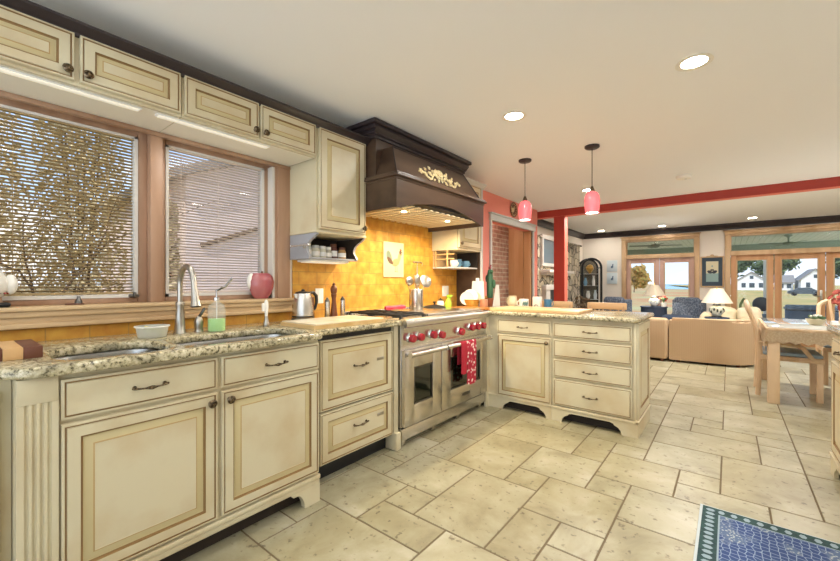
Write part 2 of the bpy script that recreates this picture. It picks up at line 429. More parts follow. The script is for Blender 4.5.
def pull_b(F, u, v, n, w=.1):
    b = B(); pts = []; rs = []
    for i in range(13):
        t = -1 + i / 6; h = .024 - .010 * abs(t) ** 3
        pts.append(F(u + t * w / 2, v - .004 * (1 - t * t), n + h)); a = abs(t)
        rs.append(.0085 if a < .1 else .006 if a < .2 else .0034 if a < .75 else .005)
    b.tube(pts, rs, 8)
    for t in (-.86, .86):
        b.cyl(F(u + t * w / 2, v, n), F(u + t * w / 2, v - .001, n + .018), .0045, .0035, 8)
        b.rev([(.008, 0), (.006, .003), (0, .004)], F(u + t * w / 2, v, n), dirn(F), 10)
    b.ball(F(u + w * .5, v, n + .014), .0048, 8, 6); b.ball(F(u - w * .5, v, n + .014), .0048, 8, 6)
    return b
def add_door(root, F, u, v, w, h, knob, t=.02, fr=.055, label=None):
    G = lambda a, c, n: F(u + a, v + c, n)
    d = obj('door', panel(G, w, h, t, fr), CM, root)
    if knob: obj('knob', knob_b(G, knob[0], knob[1], t), 'bronze', d)
    return d
def add_drawer(root, F, u, v, w, h, t=.02, pw=.1, raised=False, pv=None):
    G = lambda a, c, n: F(u + a, v + c, n)
    d = obj('drawer', panel(G, w, h, t) if raised else slabfront(G, w, h, t), CM, root)
    obj('pull', pull_b(G, w / 2, h / 2 if pv is None else pv, t, pw), 'bronze', d)
    return d
def plinth_poly(w, h, foot, rise, left=True, right=True, rfoot=None):      # bracket-foot base board outline
    p = [(0, h), (0, 0)]
    if left:
        p += [(foot, 0), (foot + .008, rise * .35), (foot + .025, rise * .6), (foot + .055, rise * .78), (foot + .06, rise * .9), (foot + .085, rise)]
    else: p += [(0, rise)]
    foot = rfoot or foot
    if right:
        p += [(w - foot - .085, rise), (w - foot - .06, rise * .9), (w - foot - .055, rise * .78), (w - foot - .025, rise * .6), (w - foot - .008, rise * .35), (w - foot, 0), (w, 0)]
    else: p += [(w, rise)]
    p += [(w, h)]
    q = []
    for a in p:
        if not q or (abs(a[0] - q[-1][0]) + abs(a[1] - q[-1][1])) > 1e-6: q.append(a)
    return q
# ------------------------------------------------------------------ SETTING: floor of cut stone tiles
U0X, UX, U0Y, UY = .614, .2053, .920, .2045
LOCK = [(3,3,2,3),(1,4,2,2),(2,3,1,1),(2,6,2,3),(4,6,1,1),(4,7,2,2),(5,5,2,2),(6,7,1,1),(6,8,2,2),(6,10,1,1),(5,9,1,2),(5,11,2,3),(7,12,3,2),
        (7,10,2,2),(8,9,1,1),(8,8,2,1),(9,9,2,3),(7,6,2,2),(0,2,2,2),(0,4,1,1),(2,2,2,1),(1,0,3,2),(0,1,1,1),(4,1,2,2),(5,3,1,2),(6,4,1,1),
        (6,2,2,2),(7,4,3,2),(7,14,1,2),(8,15,1,1),(8,14,2,1),(9,15,2,3),(7,16,2,2),(7,18,3,2),(10,8,2,1),(9,6,2,2),(10,12,1,2),(10,14,1,1),
        (11,9,2,3),(11,12,2,2),(11,14,2,2),(11,16,3,3),(11,19,3,2),(10,18,1,1),(5,14,2,3),(6,17,1,1),(0,-2,3,2),(4,-1,3,2)]
random.seed(11)
occ = {}
tiles = []
I0, I1, J0, J1 = -5, 26, -14, 46
def put(i, j, wd, hd):
    for a in range(i, i + wd):
        for c in range(j, j + hd):
            if (a, c) in occ or not (I0 <= a < I1 and J0 <= c < J1): return False
    for a in range(i, i + wd):
        for c in range(j, j + hd): occ[(a, c)] = 1
    tiles.append((i, j, wd, hd)); return True
for t_ in LOCK: put(*t_)
for j in range(J0, J1):
    for i in range(I0, I1):
        if (i, j) in occ: continue
        ch = [(3, 2), (2, 3), (2, 2), (2, 2), (3, 2), (2, 1), (1, 2)]; random.shuffle(ch)
        for wd, hd in ch + [(2, 1), (1, 2), (1, 1)]:
            if put(i, j, wd, hd): break
b = B()
b.box(U0X + I0 * UX, U0X + I1 * UX, U0Y + J0 * UY, U0Y + J1 * UY, -.06, -.0025, 1)
for i, j, wd, hd in tiles:
    g = .0046
    x0, x1, y0, y1 = U0X + i * UX + g, U0X + (i + wd) * UX - g, U0Y + j * UY + g, U0Y + (j + hd) * UY - g
    v = b.vs([(x0 - .001, y0 - .001, -.004), (x1 + .001, y0 - .001, -.004), (x1 + .001, y1 + .001, -.004), (x0 - .001, y1 + .001, -.004)])
    u = b.vs([(x0 + .001, y0 + .001, 0), (x1 - .001, y0 + .001, 0), (x1 - .001, y1 - .001, 0), (x0 + .001, y1 - .001, 0)])
    b.face(u)
    for k in range(4): b.face((v[k], v[(k + 1) % 4], u[(k + 1) % 4], u[k]))
struct('floor', b, ['tile', 'grout'], sharp=20)

# walls.  kitchen window wall, coral wall with the hall opening, living room walls
HC = 2.40; FAR = 10.1
b = B()
b.box(-.16, 0, -2.4, -.36, 0, HC); b.box(-.16, 0, -.36, 1.53, 0, 1.07); b.box(-.16, 0, -.36, 1.53, 2.03, HC); b.box(-.16, 0, 1.53, 3.83, 0, HC)
struct('wall_left', b, 'wall')
b = B()
DY0, DY1, DZ = 4.66, 6.06, 2.03
b.box(-.12, 0, 3.83, DY0, 0, HC); b.box(-.12, 0, DY1, 6.27, 0, HC); b.box(-.12, 0, DY0, DY1, DZ, HC)
struct('wall_hall', b, 'pink')
b = B(); b.box(-.5, -.38, 4.0, 6.02, 0, HC)
struct('wall_brick', b, 'bricks')
b = B(); b.box(-.38, -.125, 5.98, 6.02, 0, HC); b.box(-.275, -.265, 5.972, 5.98, 0, HC); b.box(-.118, -.015, 6.0, 6.058, 0, 2.029)
struct('wall_hall_end', b, 'door_wood')
lamp('hall_fill', 'POINT', (-.2, 5.2, 2.25), 3.5, (1, .95, .88), .06)  # unseen point light added to brighten the hall wood and brick
b = B()
b.box(-.015, .02, DY0 - .045, DY0, 0, DZ); b.box(-.015, .02, DY1, DY1 + .04, 0, DZ); b.box(-.015, .035, DY0 - .06, DY1 + .06, DZ, DZ + .085, bev=.006); b.box(-.015, .05, DY0 - .07, DY1 + .07, DZ + .085, DZ + .105, bev=.004)
struct('trim_1', b, 'lightgrey')
b = B(); b.box(-.5, -.36, 6.27, FAR, 0, 2.7); b.box(-.36, -.12, 6.23, 6.27, 0, HC)
struct('wall_living', b, 'wall')
W1, W2 = (.60, 1.94), (2.51, 5.30)          # openings of the two French door units in the far wall
FT = 2.22
b = B()
b.box(-.5, W1[0], FAR, FAR + .16, 0, 2.7); b.box(W1[1], W2[0], FAR, FAR + .16, 0, 2.7); b.box(W2[1], 6.4, FAR, FAR + .16, 0, 2.7)
b.box(W1[0], W1[1], FAR, FAR + .16, FT, 2.7); b.box(W2[0], W2[1], FAR, FAR + .16, FT, 2.7)
struct('wall_far', b, 'wall')
b = B(); b.box(-.5, 6.4, -5.5, 10.26, HC, HC + .12)  # overhang beyond the floor behind the camera added to keep sun out
struct('ceiling', b, 'ceil')
b = B(); b.box(6.0, 6.12, -2.4, FAR, 0, HC)
struct('wall_right', b, 'wall')
# red beam with its post
b = B(); b.box(-.35, 6.0, 6.40, 6.44, 2.29, HC, 0); b.box(-.35, 6.0, 6.40, 6.52, 2.285, 2.291, 1); b.box(-.35, 6.0, 6.44, 6.52, 2.291, HC, 0)
struct('trim_2', b, ['red', 'redlt'])
b = B(); b.box(.235, .405, 6.39, 6.41, 0, 2.285, 0); b.box(.235, .405, 6.41, 6.55, 0, 2.285, 1)
struct('trim_3', b, ['red', 'redlt'])
# dark crown of the living room
def crown_prof(z): return [(0, z), (.03, z), (.036, z + .03), (.075, z + .075), (.085, z + .085), (.085, z + .12), (0, z + .12)]
b = B()
b.prism(crown_prof(2.279), lambda u, v, n: (n, FAR - u, v), -.36, 6.0)
b.prism(crown_prof(2.279), lambda u, v, n: (-.36 + u, n, v), 6.54, FAR)
struct('trim_4', b, 'black_wood')
b = B(); b.box(-.36, W1[0], FAR - .015, FAR, 0, .12); b.box(W1[1], W2[0], FAR - .015, FAR, 0, .12)
struct('baseboard_far', b, 'wood_trim')

# kitchen windows
b = B()
b.box(-.16, .004, -.36, -.30, 1.07, 2.03); b.box(-.16, .004, 1.49, 1.53, 1.07, 2.03); b.box(-.16, .004, .745, .79, 1.085, 2.03)
b.box(0, .022, 1.505, 1.60, 1.085, 2.03, bev=.003); b.box(0, .022, -.46, -.33, 1.085, 2.03, bev=.003)
b.box(.004, .018, .738, .797, 1.085, 2.01, bev=.003)
b.box(0, .03, -.46, 1.60, 2.005, 2.028, bev=.004)
struct('trim_5', b, 'oak')
b = B(); b.box(-.058, .0035, 1.472, 1.4895, 1.084, 2.004)
struct('trim_9', b, 'vinyl')  # added white strip standing for window glare on the oak jamb
b = B()
b.box(-.16, .062, -.6, 1.625, 1.062, 1.083, bev=.006); b.box(0, .048, -.6, 1.618, 1.035, 1.062, bev=.005); b.box(0, .034, -.6, 1.612, 1.005, 1.035, bev=.004)
b.box(0, .046, -.6, 1.618, .985, 1.007, bev=.005)
struct('trim_6', b, 'sill')
def sash(name, y0, y1):
    g0, g1, z0, z1 = y0 + .045, y1 - .045, 1.083, 2.029
    b = B()
    for f in ((y0, g0, z0, z1), (g1, y1, z0, z1), (g0, g1, z0, z0 + .028), (g0, g1, z1 - .035, z1)): b.box(-.125, -.06, f[0], f[1], f[2], f[3], bev=.004)
    wf = struct(name, b, 'oak')
    b = B()
    for f in ((g0, g0 + .016, z0 + .028, z1 - .035), (g1 - .016, g1, z0 + .028, z1 - .035), (g0, g1, z0 + .028, z0 + .045), (g0, g1, z1 - .047, z1 - .035)): b.box(-.115, -.055, f[0], f[1], f[2], f[3])
    o = obj('glazing_bead', b, 'vinyl', wf)
    b = B(); b.box(-.108, -.102, g0, g1, z0 + .028, z1 - .035); obj('pane', b, 'glass', wf)
    return g0 + .018, g1 - .018
ROOT['window_1'] = ROOT['window_2'] = Matrix.Identity(4)
ya, yb = sash('window_1', -.30, .745)
yc, yd = sash('window_2', .79, 1.49)
def blind(y0, y1, slat, label):
    t = thing('window_blind', label, 'blind', (-.078, (y0 + y1) / 2, 1.13), group=None)
    b = B(); z = 1.150
    while z < 1.972:
        b.box(-.086, -.070, y0 + .002, y1 - .002, z, z + .0014, rot=Matrix.Rotation(math.radians(-24), 3, 'Y')); z += .0172
    obj('slats', b, slat, t)
    b = B(); b.box(-.09, -.066, y0, y1, 1.975, 1.992); obj('headrail', b, slat, t)
    b = B(); b.box(-.088, -.068, y0 + .002, y1 - .002, 1.131, 1.142); obj('bottom_rail', b, slat, t)
    b = B()
    for k in (.12, .5, .88):
        for x in (-.087, -.069): b.cyl((x, y0 + (y1 - y0) * k, 1.14), (x, y0 + (y1 - y0) * k, 1.96), .0009, n=5)
    obj('ladder_cord', b, slat, t)
blind(ya, yb, 'slat', 'tan slatted blind in the wide left window above the butcher block')
blind(yc, yd, 'slat2', 'pale slatted blind in the narrower right window behind the faucet')
def crank(y, x, label, ln=.05):
    t = thing('window_crank', label, 'window crank', (x, y, 1.0835))
    b = B(); b.box(x - .016, x + .016, y - ln, y + .02, 1.0835, 1.091, bev=.003); obj('base_cover', b, 'walnut', t)
    b = B(); b.rev([(.016, 0), (.014, .012), (.008, .022), (.006, .034), (0, .035)], (x, y, 1.091), n=12); obj('handle', b, 'steel_dk', t)
crank(.44, .0, 'small window crank on dark base below the left window')
b = B(); b.box(-.055, -.028, .655, .70, 1.112, 1.128, bev=.004); b.box(-.05, -.02, .672, .684, 1.11, 1.14, bev=.003)
o = obj('sash_lock', b, 'steel_dk'); tag(o, 'dark metal sash lock at lower right corner of the left window', 'lock')

# backsplash
b = B(); b.box(0, .012, 1.63, 3.80, .92, 1.86); b.box(0, .012, 3.8, 4.62, .92, 1.02)
b.box(0, .012, -.6, 1.63, .92, .985)
o = struct('wall_backsplash', b, 'travertine')

# ------------------------------------------------------------------ UPPER CABINETS
CB, CT = 2.03, 2.25
def small_upper(y0, y1, doors, label):
    t = thing('wall_cabinet', label, 'cabinet', (0.17, (y0 + y1) / 2, CB), group=None)
    b = B(); b.box(0.002, .33, y0, y1, CB, CT)
    obj('body', b, CM, t)
    b = B(); b.box(.004, .312, y0 + .002, y1 - .002, CB - .001, CB + .004); obj('daylit_panel', b, 'underside', t, label='underside whitened for reflected daylight')  # added panel, its whiter colour stands for reflected daylight
    for a, c, kn in doors:
        F = FX(.33, a, CB + .012); add_door(t, F, 0, 0, c - a, CT - CB - .018, ((c - a - .025) if kn > 0 else .025, .035), fr=.05)
    return t
small_upper(-.07, .778, [(-.035, .367, 1), (.383, .771, -1)], 'cream glazed two-door wall cabinet over the left window, at left photo edge')
small_upper(.780, 1.590, [(.788, 1.184, 1), (1.196, 1.584, -1)], 'cream glazed two-door wall cabinet over the right window, next to the tall cabinet')
for y0, y1, lab in ((-.1, .62, 'white light bar under the left pair of window cabinets'), (.68, 1.28, 'white light bar under the right pair of window cabinets')):
    t = thing('under_cabinet_light', lab, 'light', (.28, (y0 + y1) / 2, 2.0145))
    b = B(); b.box(.265, .305, y0, y1, 2.020, 2.0285, bev=.003); obj('housing', b, 'white_plastic', t)
    lamp('light_bar_fill', 'AREA', (.28, (y0 + y1) / 2, 2.013), 1.5, (1, .98, .95), .3, (0, 0, 0), PI)  # light added below the bar to brighten side panel and counter
    b = B(); b.box(.27, .30, y0 + .01, y1 - .01, 2.0165, 2.0205); obj('diffuser', b, 'tube', t)
# tall one with its spice shelf
def bracket_poly():      # side view, u = depth from wall, v = height
    return [(0, 0), (.235, 0), (.245, .012), (.235, .03), (.215, .055), (.212, .08), (.225, .105), (.26, .13), (.30, .148), (.325, .165), (.325, .172), (0, .172)]
def tall_upper(y0, y1, zb, label, hinge, shelf):
    t = thing('wall_cabinet', label, 'cabinet', (.17, (y0 + y1) / 2, zb))
    b = B(); b.box(.002, .33, y0, y1, zb, CT); b.box(.002, .336, y0 - .004, y1 + .004, zb - .012, zb + .002, bev=.004)
    obj('body', b, CM, t)
    kw = y1 - y0 - .03
    add_door(t, FX(.33, y0 + .015, zb + .014), 0, 0, kw, CT - zb - .022, (kw - .025 if hinge > 0 else .025, .04), fr=.06)
    if shelf:
        z = zb - .186
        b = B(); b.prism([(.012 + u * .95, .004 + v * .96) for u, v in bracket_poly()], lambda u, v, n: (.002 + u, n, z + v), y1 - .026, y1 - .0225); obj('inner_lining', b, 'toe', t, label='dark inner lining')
        for y in (y0 + .002, y1 - .022):
            b = B(); b.prism(bracket_poly(), lambda u, v, n: (.002 + u, n, z + v), y, y + .02); obj('bracket', b, 'bracket_shaded', t, label='scrolled bracket greyed for shade')
        b = B(); b.box(.014, .235, y0 + .022, y1 - .022, z, z + .014); obj('shelf', b, 'bracket_shaded', t)
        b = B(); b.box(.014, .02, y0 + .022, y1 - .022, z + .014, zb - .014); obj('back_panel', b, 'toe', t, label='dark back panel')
    return t
tall_upper(1.60, 2.052, 1.545, 'cream tall wall cabinet left of the dark hood, scrolled spice shelf below', 1, True)
random.seed(5)
jars = [('tall clear jar with grey lid at left of the spice shelf', 1.665, .135, .028, .075, 'clear', 'lightgrey'), ('short clear jar of pale spice, second from left on the spice shelf', 1.725, .15, .027, .062, 'pale', 'lightgrey'),
        ('small clear jar with white lid, third on the spice shelf', 1.787, .15, .024, .06, 'pale', 'white_plastic'), ('small clear jar of grey spice, fourth on the spice shelf', 1.845, .14, .024, .058, 'grey', 'white_plastic'),
        ('tall brown jar with dark red lid near the right end of the spice shelf', 1.905, .13, .026, .082, 'brown', 'walnut'), ('amber jar with pale label at right end of the spice shelf', 1.968, .155, .027, .062, 'amber', 'walnut')]
M['pale'] = pm('pale_spice', '#d9d4bd', .7); M['grey'] = pm('grey_spice', '#aaa796', .7); M['brown'] = pm('brown_spice', '#5b2c22', .5)
M['amber'] = pm('amber_spice', '#b08a55', .5); M['clear'] = pm('clear_spice', '#c5d0cc', .3)
for lab, y, x, r, h, mm, lm in jars:
    t = thing('spice_jar', lab, 'jar', (x, y, 1.3735), group='jars on the spice shelf')
    r *= 1.12; h *= 1.15
    b = B(); b.rev([(r * .95, 0), (r, .004), (r, h - .012), (r * .8, h)], (x, y, 1.3735), n=16); obj('jar_body', b, mm, t)
    b = B(); b.rev([(r * .86, 0), (r * .88, .002), (r * .88, .016), (r * .8, .019)], (x, y, 1.3735 + h + .0004), n=16); obj('lid', b, lm, t)
    b = B(); b.rev([(r + .0006, h * .2), (r + .0006, h * .65)], (x, y, 1.3735), n=16, cap=False); obj('paper_label', b, 'paper', t)
t = thing('towel_holder', 'chrome towel bar on the left side of the spice shelf', 'towel holder', (.2, 1.575, 1.43))
b = B(); b.cyl((.2, 1.601, 1.447), (.2, 1.552, 1.447), .009, .007); b.rev([(.018, 0), (.018, .004), (.009, .008)], (.2, 1.601, 1.447), (0, -1, 0), 14); obj('post', b, 'chrome', t)
b = B(); b.cyl((.1, 1.556, 1.447), (.30, 1.556, 1.447), .006); b.ball((.305, 1.556, 1.447), .010, 10, 8); b.ball((.1, 1.556, 1.447), .010, 10, 8); obj('bar', b, 'chrome', t)
t = thing('under_cabinet_light', 'white light bar under the spice shelf', 'light', (.13, 1.82, 1.335))
b = B(); b.box(.05, .21, 1.64, 1.99, 1.342, 1.3585, bev=.004); obj('housing', b, 'white_plastic', t)
b = B(); b.box(.065, .195, 1.66, 1.97, 1.338, 1.3425); obj('diffuser', b, 'tube', t)

# right of the hood: cabinet, plate shelf, full-height end panel
tall_upper(3.325, 3.80, 1.545, 'cream wall cabinet right of the dark hood, dish shelf below', -1, False)
t = thing('end_panel', 'tall grey and brown end panel standing on the counter, right of the dish shelf', 'panel', (.17, 3.83, .92))
b = B(); b.box(.002, .325, 3.804, 3.828, .921, CT); obj('panel', b, 'dark', t)
b = B(); b.box(.325, .345, 3.80, 3.832, .921, CT, bev=.003); obj('face_strip', b, 'lightgrey', t, label='pale grey face strip')
t = thing('dish_shelf', 'wooden dish shelf with rails hung under the cabinet right of the hood', 'shelf', (.15, 3.55, 1.35))
b = B(); b.box(.014, .29, 3.335, 3.80, 1.345, 1.36); obj('shelf', b, 'lightgrey', t)
b = B(); b.box(.014, .03, 3.335, 3.80, 1.36, 1.53); obj('back_panel', b, 'wood_lt', t)
b = B()
for y in (3.335, 3.352): b.box(.05 if y < 3.34 else .20, .066 if y < 3.34 else .216, 3.322, 3.338, 1.36, 1.53, bev=.003)
for z in (1.44, 1.49): b.cyl((.02, 3.33, z), (.29, 3.33, z), .007)
obj('rail', b, 'maple', t)
b = B(); b.box(.014, .30, 3.782, 3.80, 1.36, 1.532); obj('side_panel', b, 'toe', t)
for i, (x, y, h, mm, lab) in enumerate([(.22, 3.43, .07, 'white', 'white cup at left on the dish shelf'), (.2, 3.54, .085, 'bluecup', 'blue cup in the middle of the dish shelf'), (.23, 3.65, .07, 'bluecup', 'light blue bowl-shaped cup at right of the dish shelf')]):
    if i == 0: M['bluecup'] = pm('blue_glaze', '#6f9dba', .25)
    t = thing('cup', lab, 'cup', (x, y, 1.3605), group='cups on the dish shelf')
    b = B(); b.rev([(.026, 0), (.036, .012), (.04, h * .6), (.041, h), (.037, h), (.034, .016), (0, .012)], (x, y, 1.3605), n=18); obj('bowl', b, mm, t)
    b = B(); b.tube([(x + .036 + .02 * math.sin(a), y, 1.3605 + h * .5 + h * .3 * math.cos(a)) for a in [k * PI / 6 for k in range(7)]], .004, 6); obj('handle', b, mm, t)

# crown on the cabinets
def crown_small(b, y0, y1): b.prism([(.33, 2.235), (.345, 2.235), (.349, 2.248), (.360, 2.251), (.378, 2.265), (.388, 2.269), (.388, 2.281), (.33, 2.281)], lambda u, v, n: (u, n, v), y0, y1)
b = B(); crown_small(b, -1.0, 2.056)
struct('trim_7', b, 'black_wood')
b = B(); crown_small(b, 3.335, 3.84)
struct('trim_8', b, 'lightgrey')

# ------------------------------------------------------------------ HOOD
HY0, HY1 = 2.03, 3.31
t = thing('range_hood', 'dark wood range hood with carved cream ornament above the range', 'range hood', (.3, 2.68, 1.66))
b = B(); b.box(.002, .43, HY0 + .032, HY1 - .03, 1.985, HC - .005); obj('upper_box', b, 'dark', t)
b = B()
for x, y0, y1, z0, z1 in ((.445, HY0 + .005, HY1 - .015, 2.275, 2.30), (.455, HY0 - .005, HY1 - .005, 2.30, 2.315), (.475, HY0 - .025, HY1 + .01, 2.335, 2.362), (.50, HY0 - .05, HY1 + .02, 2.362, 2.392)): b.box(.003, x, y0, y1, z0, z1, bev=.004)
b.prism([(.455, 2.312), (.478, 2.34), (.003, 2.34), (.003, 2.312)], lambda u, v, n: (u, n, v), HY0 - .01, HY1)
obj('crown', b, 'black_wood', t)
b = B()
b.hexa([(.43, HY0 + .03, 1.98), (.640, HY0 + .03, 1.98), (.640, HY1 - .06, 1.98), (.43, HY1 - .06, 1.98),
        (.43, HY0 + .11, 2.215), (.525, HY0 + .11, 2.215), (.525, HY1 - .18, 2.215), (.43, HY1 - .18, 2.215)])
obj('tapered_body', b, 'dark', t)
b = B()
b.tube([(.642, HY0 + .03, 1.985), (.527, HY0 + .11, 2.215), (.527, HY1 - .18, 2.215), (.642, HY1 - .06, 1.985)], .0055, 6)
obj('edge_bead', b, 'black_wood', t)
b = B()
L = HY1 - HY0 - .04
poly = [(0, .23), (0, 0), (.05, 0)]
for i in range(0, 21):
    a = i / 20; poly.append((.06 + a * (L - .12), .008 + .085 * math.sin(PI * a) ** .8))
poly += [(L - .05, 0), (L, 0), (L, .23)]
b.prism(poly, FX(.635, HY0 + .01, 1.73), 0, .025)
b.box(.36, .637, HY0 + .01, HY0 + .03, 1.73, 1.96); b.box(.36, .637, HY1 - .05, HY1 - .03, 1.73, 1.96)
obj('skirt', b, 'dark', t)
b = B()
for x, d, z0, z1 in ((.668, .008, 1.935, 1.952), (.688, .022, 1.952, 1.968), (.676, .014, 1.968, 1.986)): b.box(.34, x, HY0 + .01 - d, HY1 - .03 + d, z0, z1, bev=.004)
obj('mantel_moulding', b, 'dark', t)
b = B()
y = HY0 + .06
while y < HY1 - .08:
    b.box(.03, .622, y, y + .040, 1.768, 1.778, bev=.003); y += .080
M['baffle'] = pm('cream_baffle', '#e6d6b0', .4)
obj('baffle_filter', b, 'baffle', t)
b = B(); b.box(.012, .36, HY0 + .012, HY0 + .03, 1.73, 1.985); obj('liner', b, 'dark', t)
b = B(); b.box(.012, .36, HY1 - .052, HY1 - .032, 1.73, 1.985); obj('liner', b, 'dark', t)
b = B(); b.box(.014, .634, HY0 + .03, HY1 - .052, 1.80, 1.86); obj('filter_tray', b, 'black', t)
# carved ornament, leaf scrolls on the sloped front
M['carve'] = pm('cream_carving', '#e3d3a4', .5, var=('#b89a62', 60, (1, 1, 1), .45, .7))
n_ = Vector((.235, 0, .115)).normalized(); up = Vector((-.115, 0, .235)).normalized()
OC = Vector((.594, 2.655, 2.078)); OP = lambda u, v, h=.0: OC + Vector((0, 1, 0)) * u * 1.14 + up * v * 1.1 + n_ * h
b = B()
for sgn in (-1, 1):
    pts = [OP(sgn * (.03 + .23 * a), -.028 + .03 * math.sin(a * 9), .006) for a in [i / 16 for i in range(17)]]
    b.tube(pts, [.012 - .006 * i / 16 for i in range(17)], 6)
    for cx, cy, r in ((.075, .02, .022), (.13, -.008, .02), (.19, -.022, .018), (.24, -.02, .013)):
        b.tube([OP(sgn * (cx + r * (1 - k / 22) * math.cos(k * .6)), cy + r * (1 - k / 22) * math.sin(k * .6), .008) for k in range(18)], [.007 - .0002 * k for k in range(18)], 6)
    for cx, cy, an, ln in ((.05, .035, 2.3, .05), (.10, .04, 1.1, .035), (.16, .018, .9, .03), (.22, .0, .6, .028), (.09, -.04, -.9, .03), (.15, -.04, -.8, .026), (.04, -.035, -1.2, .035)):
        e_ = (math.cos(an) * sgn if an < 1.6 else math.cos(an) * sgn, math.sin(an))
        b.tube([OP(sgn * cx + e_[0] * ln * k / 4, cy + e_[1] * ln * k / 4, .006) for k in range(5)], [.003, .009, .010, .006, .001], 6)
for k in range(7):
    an = PI / 2 + (k - 3) * .36
    b.tube([OP(math.cos(an) * .065 * i / 4, .0 + math.sin(an) * .065 * i / 4, .008) for i in range(5)], [.004, .008, .011, .009, .002], 6)
b.ball(tuple(OP(0, -.01, .006)), .018, 12, 8); b.tube([OP(0, -.02, .006), OP(0, -.055, .006)], [.012, .004], 6)
obj('carved_ornament', b, 'carve', t, label='cream carved leaf ornament')
t_hood = t
for y in (2.36, 2.98):
    b = B(); b.rev([(.022, 0), (.022, -.004)], (.45, y, 1.7665), n=16); obj('hood_bulb', b, 'can', t)
    lamp('hood_lamp', 'AREA', (.45, y, 1.759), HOOD, (1, .84, .55), .08, (0, 0, 0), math.radians(165))
# ------------------------------------------------------------------ BASE CABINETS, window run
CH, CZ = .885, .92
t = thing('base_cabinet', 'cream sink base cabinet with two doors and bracket foot, below the sink', 'cabinet', (.5, .78, 0))
b = B(); b.box(.05, .74, .258, 1.308, .105, .66); b.box(.732, .74, .258, 1.308, .66, CH - .002); b.box(.05, .732, .258, .2585, .66, CH - .002); b.box(.05, .732, 1.3065, 1.308, .66, CH - .002); obj('body', b, CM, t)
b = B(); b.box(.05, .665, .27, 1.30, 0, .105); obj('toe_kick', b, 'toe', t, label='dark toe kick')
b = B(); b.box(.738, .752, .258, 1.312, .098, .125, bev=.005); b.box(.738, .758, .258, 1.314, .125, .15, bev=.006); obj('base_moulding', b, 'cream', t)
b = B(); b.prism([(1.135, .1), (1.15, .082), (1.175, .082), (1.19, .075), (1.20, .06), (1.215, .03), (1.22, 0), (1.312, 0), (1.312, .1)], lambda u, v, n: (n, u, v), .715, .752)
b.box(.60, .715, 1.285, 1.312, 0, .1); obj('bracket_foot', b, 'cream', t)
for y0, wd, kn in ((.262, .507, 1), (.786, .516, -1)):
    add_drawer(t, FX(.74, y0, .728), 0, 0, wd, .137, pw=.115)
    add_door(t, FX(.74, y0, .162), 0, 0, wd, .552, (wd - .03 if kn > 0 else .032, .512), fr=.05)
t = thing('pilaster', 'cream fluted pilaster left of the sink cabinet', 'pilaster', (.7, .208, 0))
b = B(); b.box(.05, .752, .158, .256, 0, CH - .002); obj('post', b, CM, t)
b = B(); F = FX(.752, .158, 0)
pr = [(0, 0)]
for k in range(4):
    c = .022 + k * .018; pr += [(c - .0055, .008), (c - .004, .003), (c, .0005), (c + .004, .003), (c + .0055, .008)]
b.prism([(0, .0), (.0, .008)] + [p for p in pr[1:]] + [(.098, .008), (.098, 0)], lambda u, n, v: F(u, v, n), .13, .80, 0)
b.box(.752, .76, .158, .256, .80, CH - .002, bev=.002); b.box(.752, .762, .156, .258, 0, .13, bev=.003)
obj('fluting', b, 'cream', t)
t = thing('base_cabinet', 'cream base cabinet door at the far left photo edge, beside the pilaster', 'cabinet', (.4, -.2, 0))
b = B(); b.box(.05, .66, -.62, .156, .1, CH - .002); obj('body', b, CM, t)
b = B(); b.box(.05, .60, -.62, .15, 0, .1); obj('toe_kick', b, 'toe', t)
add_door(t, FX(.66, -.36, .13), 0, 0, .49, .71, (.465, .66), fr=.048); add_door(t, FX(.66, -.60, .13), 0, 0, .23, .71, None, fr=.05)

# dishwasher with two panelled drawers
t = thing('dishwasher', 'cream panelled two-drawer dishwasher left of the range', 'dishwasher', (.35, 1.72, 0))
b = B(); b.box(.05, .615, 1.345, 2.03, .11, CH - .004); obj('body', b, 'black', t)
b = B(); b.box(.05, .56, 1.345, 2.03, 0, .11); obj('toe_kick', b, 'black', t)
for z0, h in ((.118, .303), (.432, .418)):
    d = add_drawer(t, FX(.615, 1.40, z0), 0, 0, .625, h, t=.025, pw=.12, raised=True, pv=h * .56)
    b = B(); b.box(.6400, .6415, 1.865, 1.93, z0 + h * .56, z0 + h * .56 + .02, bev=.0006); obj('badge', b, 'nickel', d)
t = thing('filler_post', 'narrow cream filler post with foot between dishwasher and range', 'filler post', (.5, 2.055, 0))
b = B(); b.box(.05, .64, 2.035, 2.078, .12, CH - .002); obj('post', b, 'cream', t)
b = B(); b.box(.56, .668, 2.03, 2.08, 0, .125, bev=.006); obj('foot', b, 'cream', t)

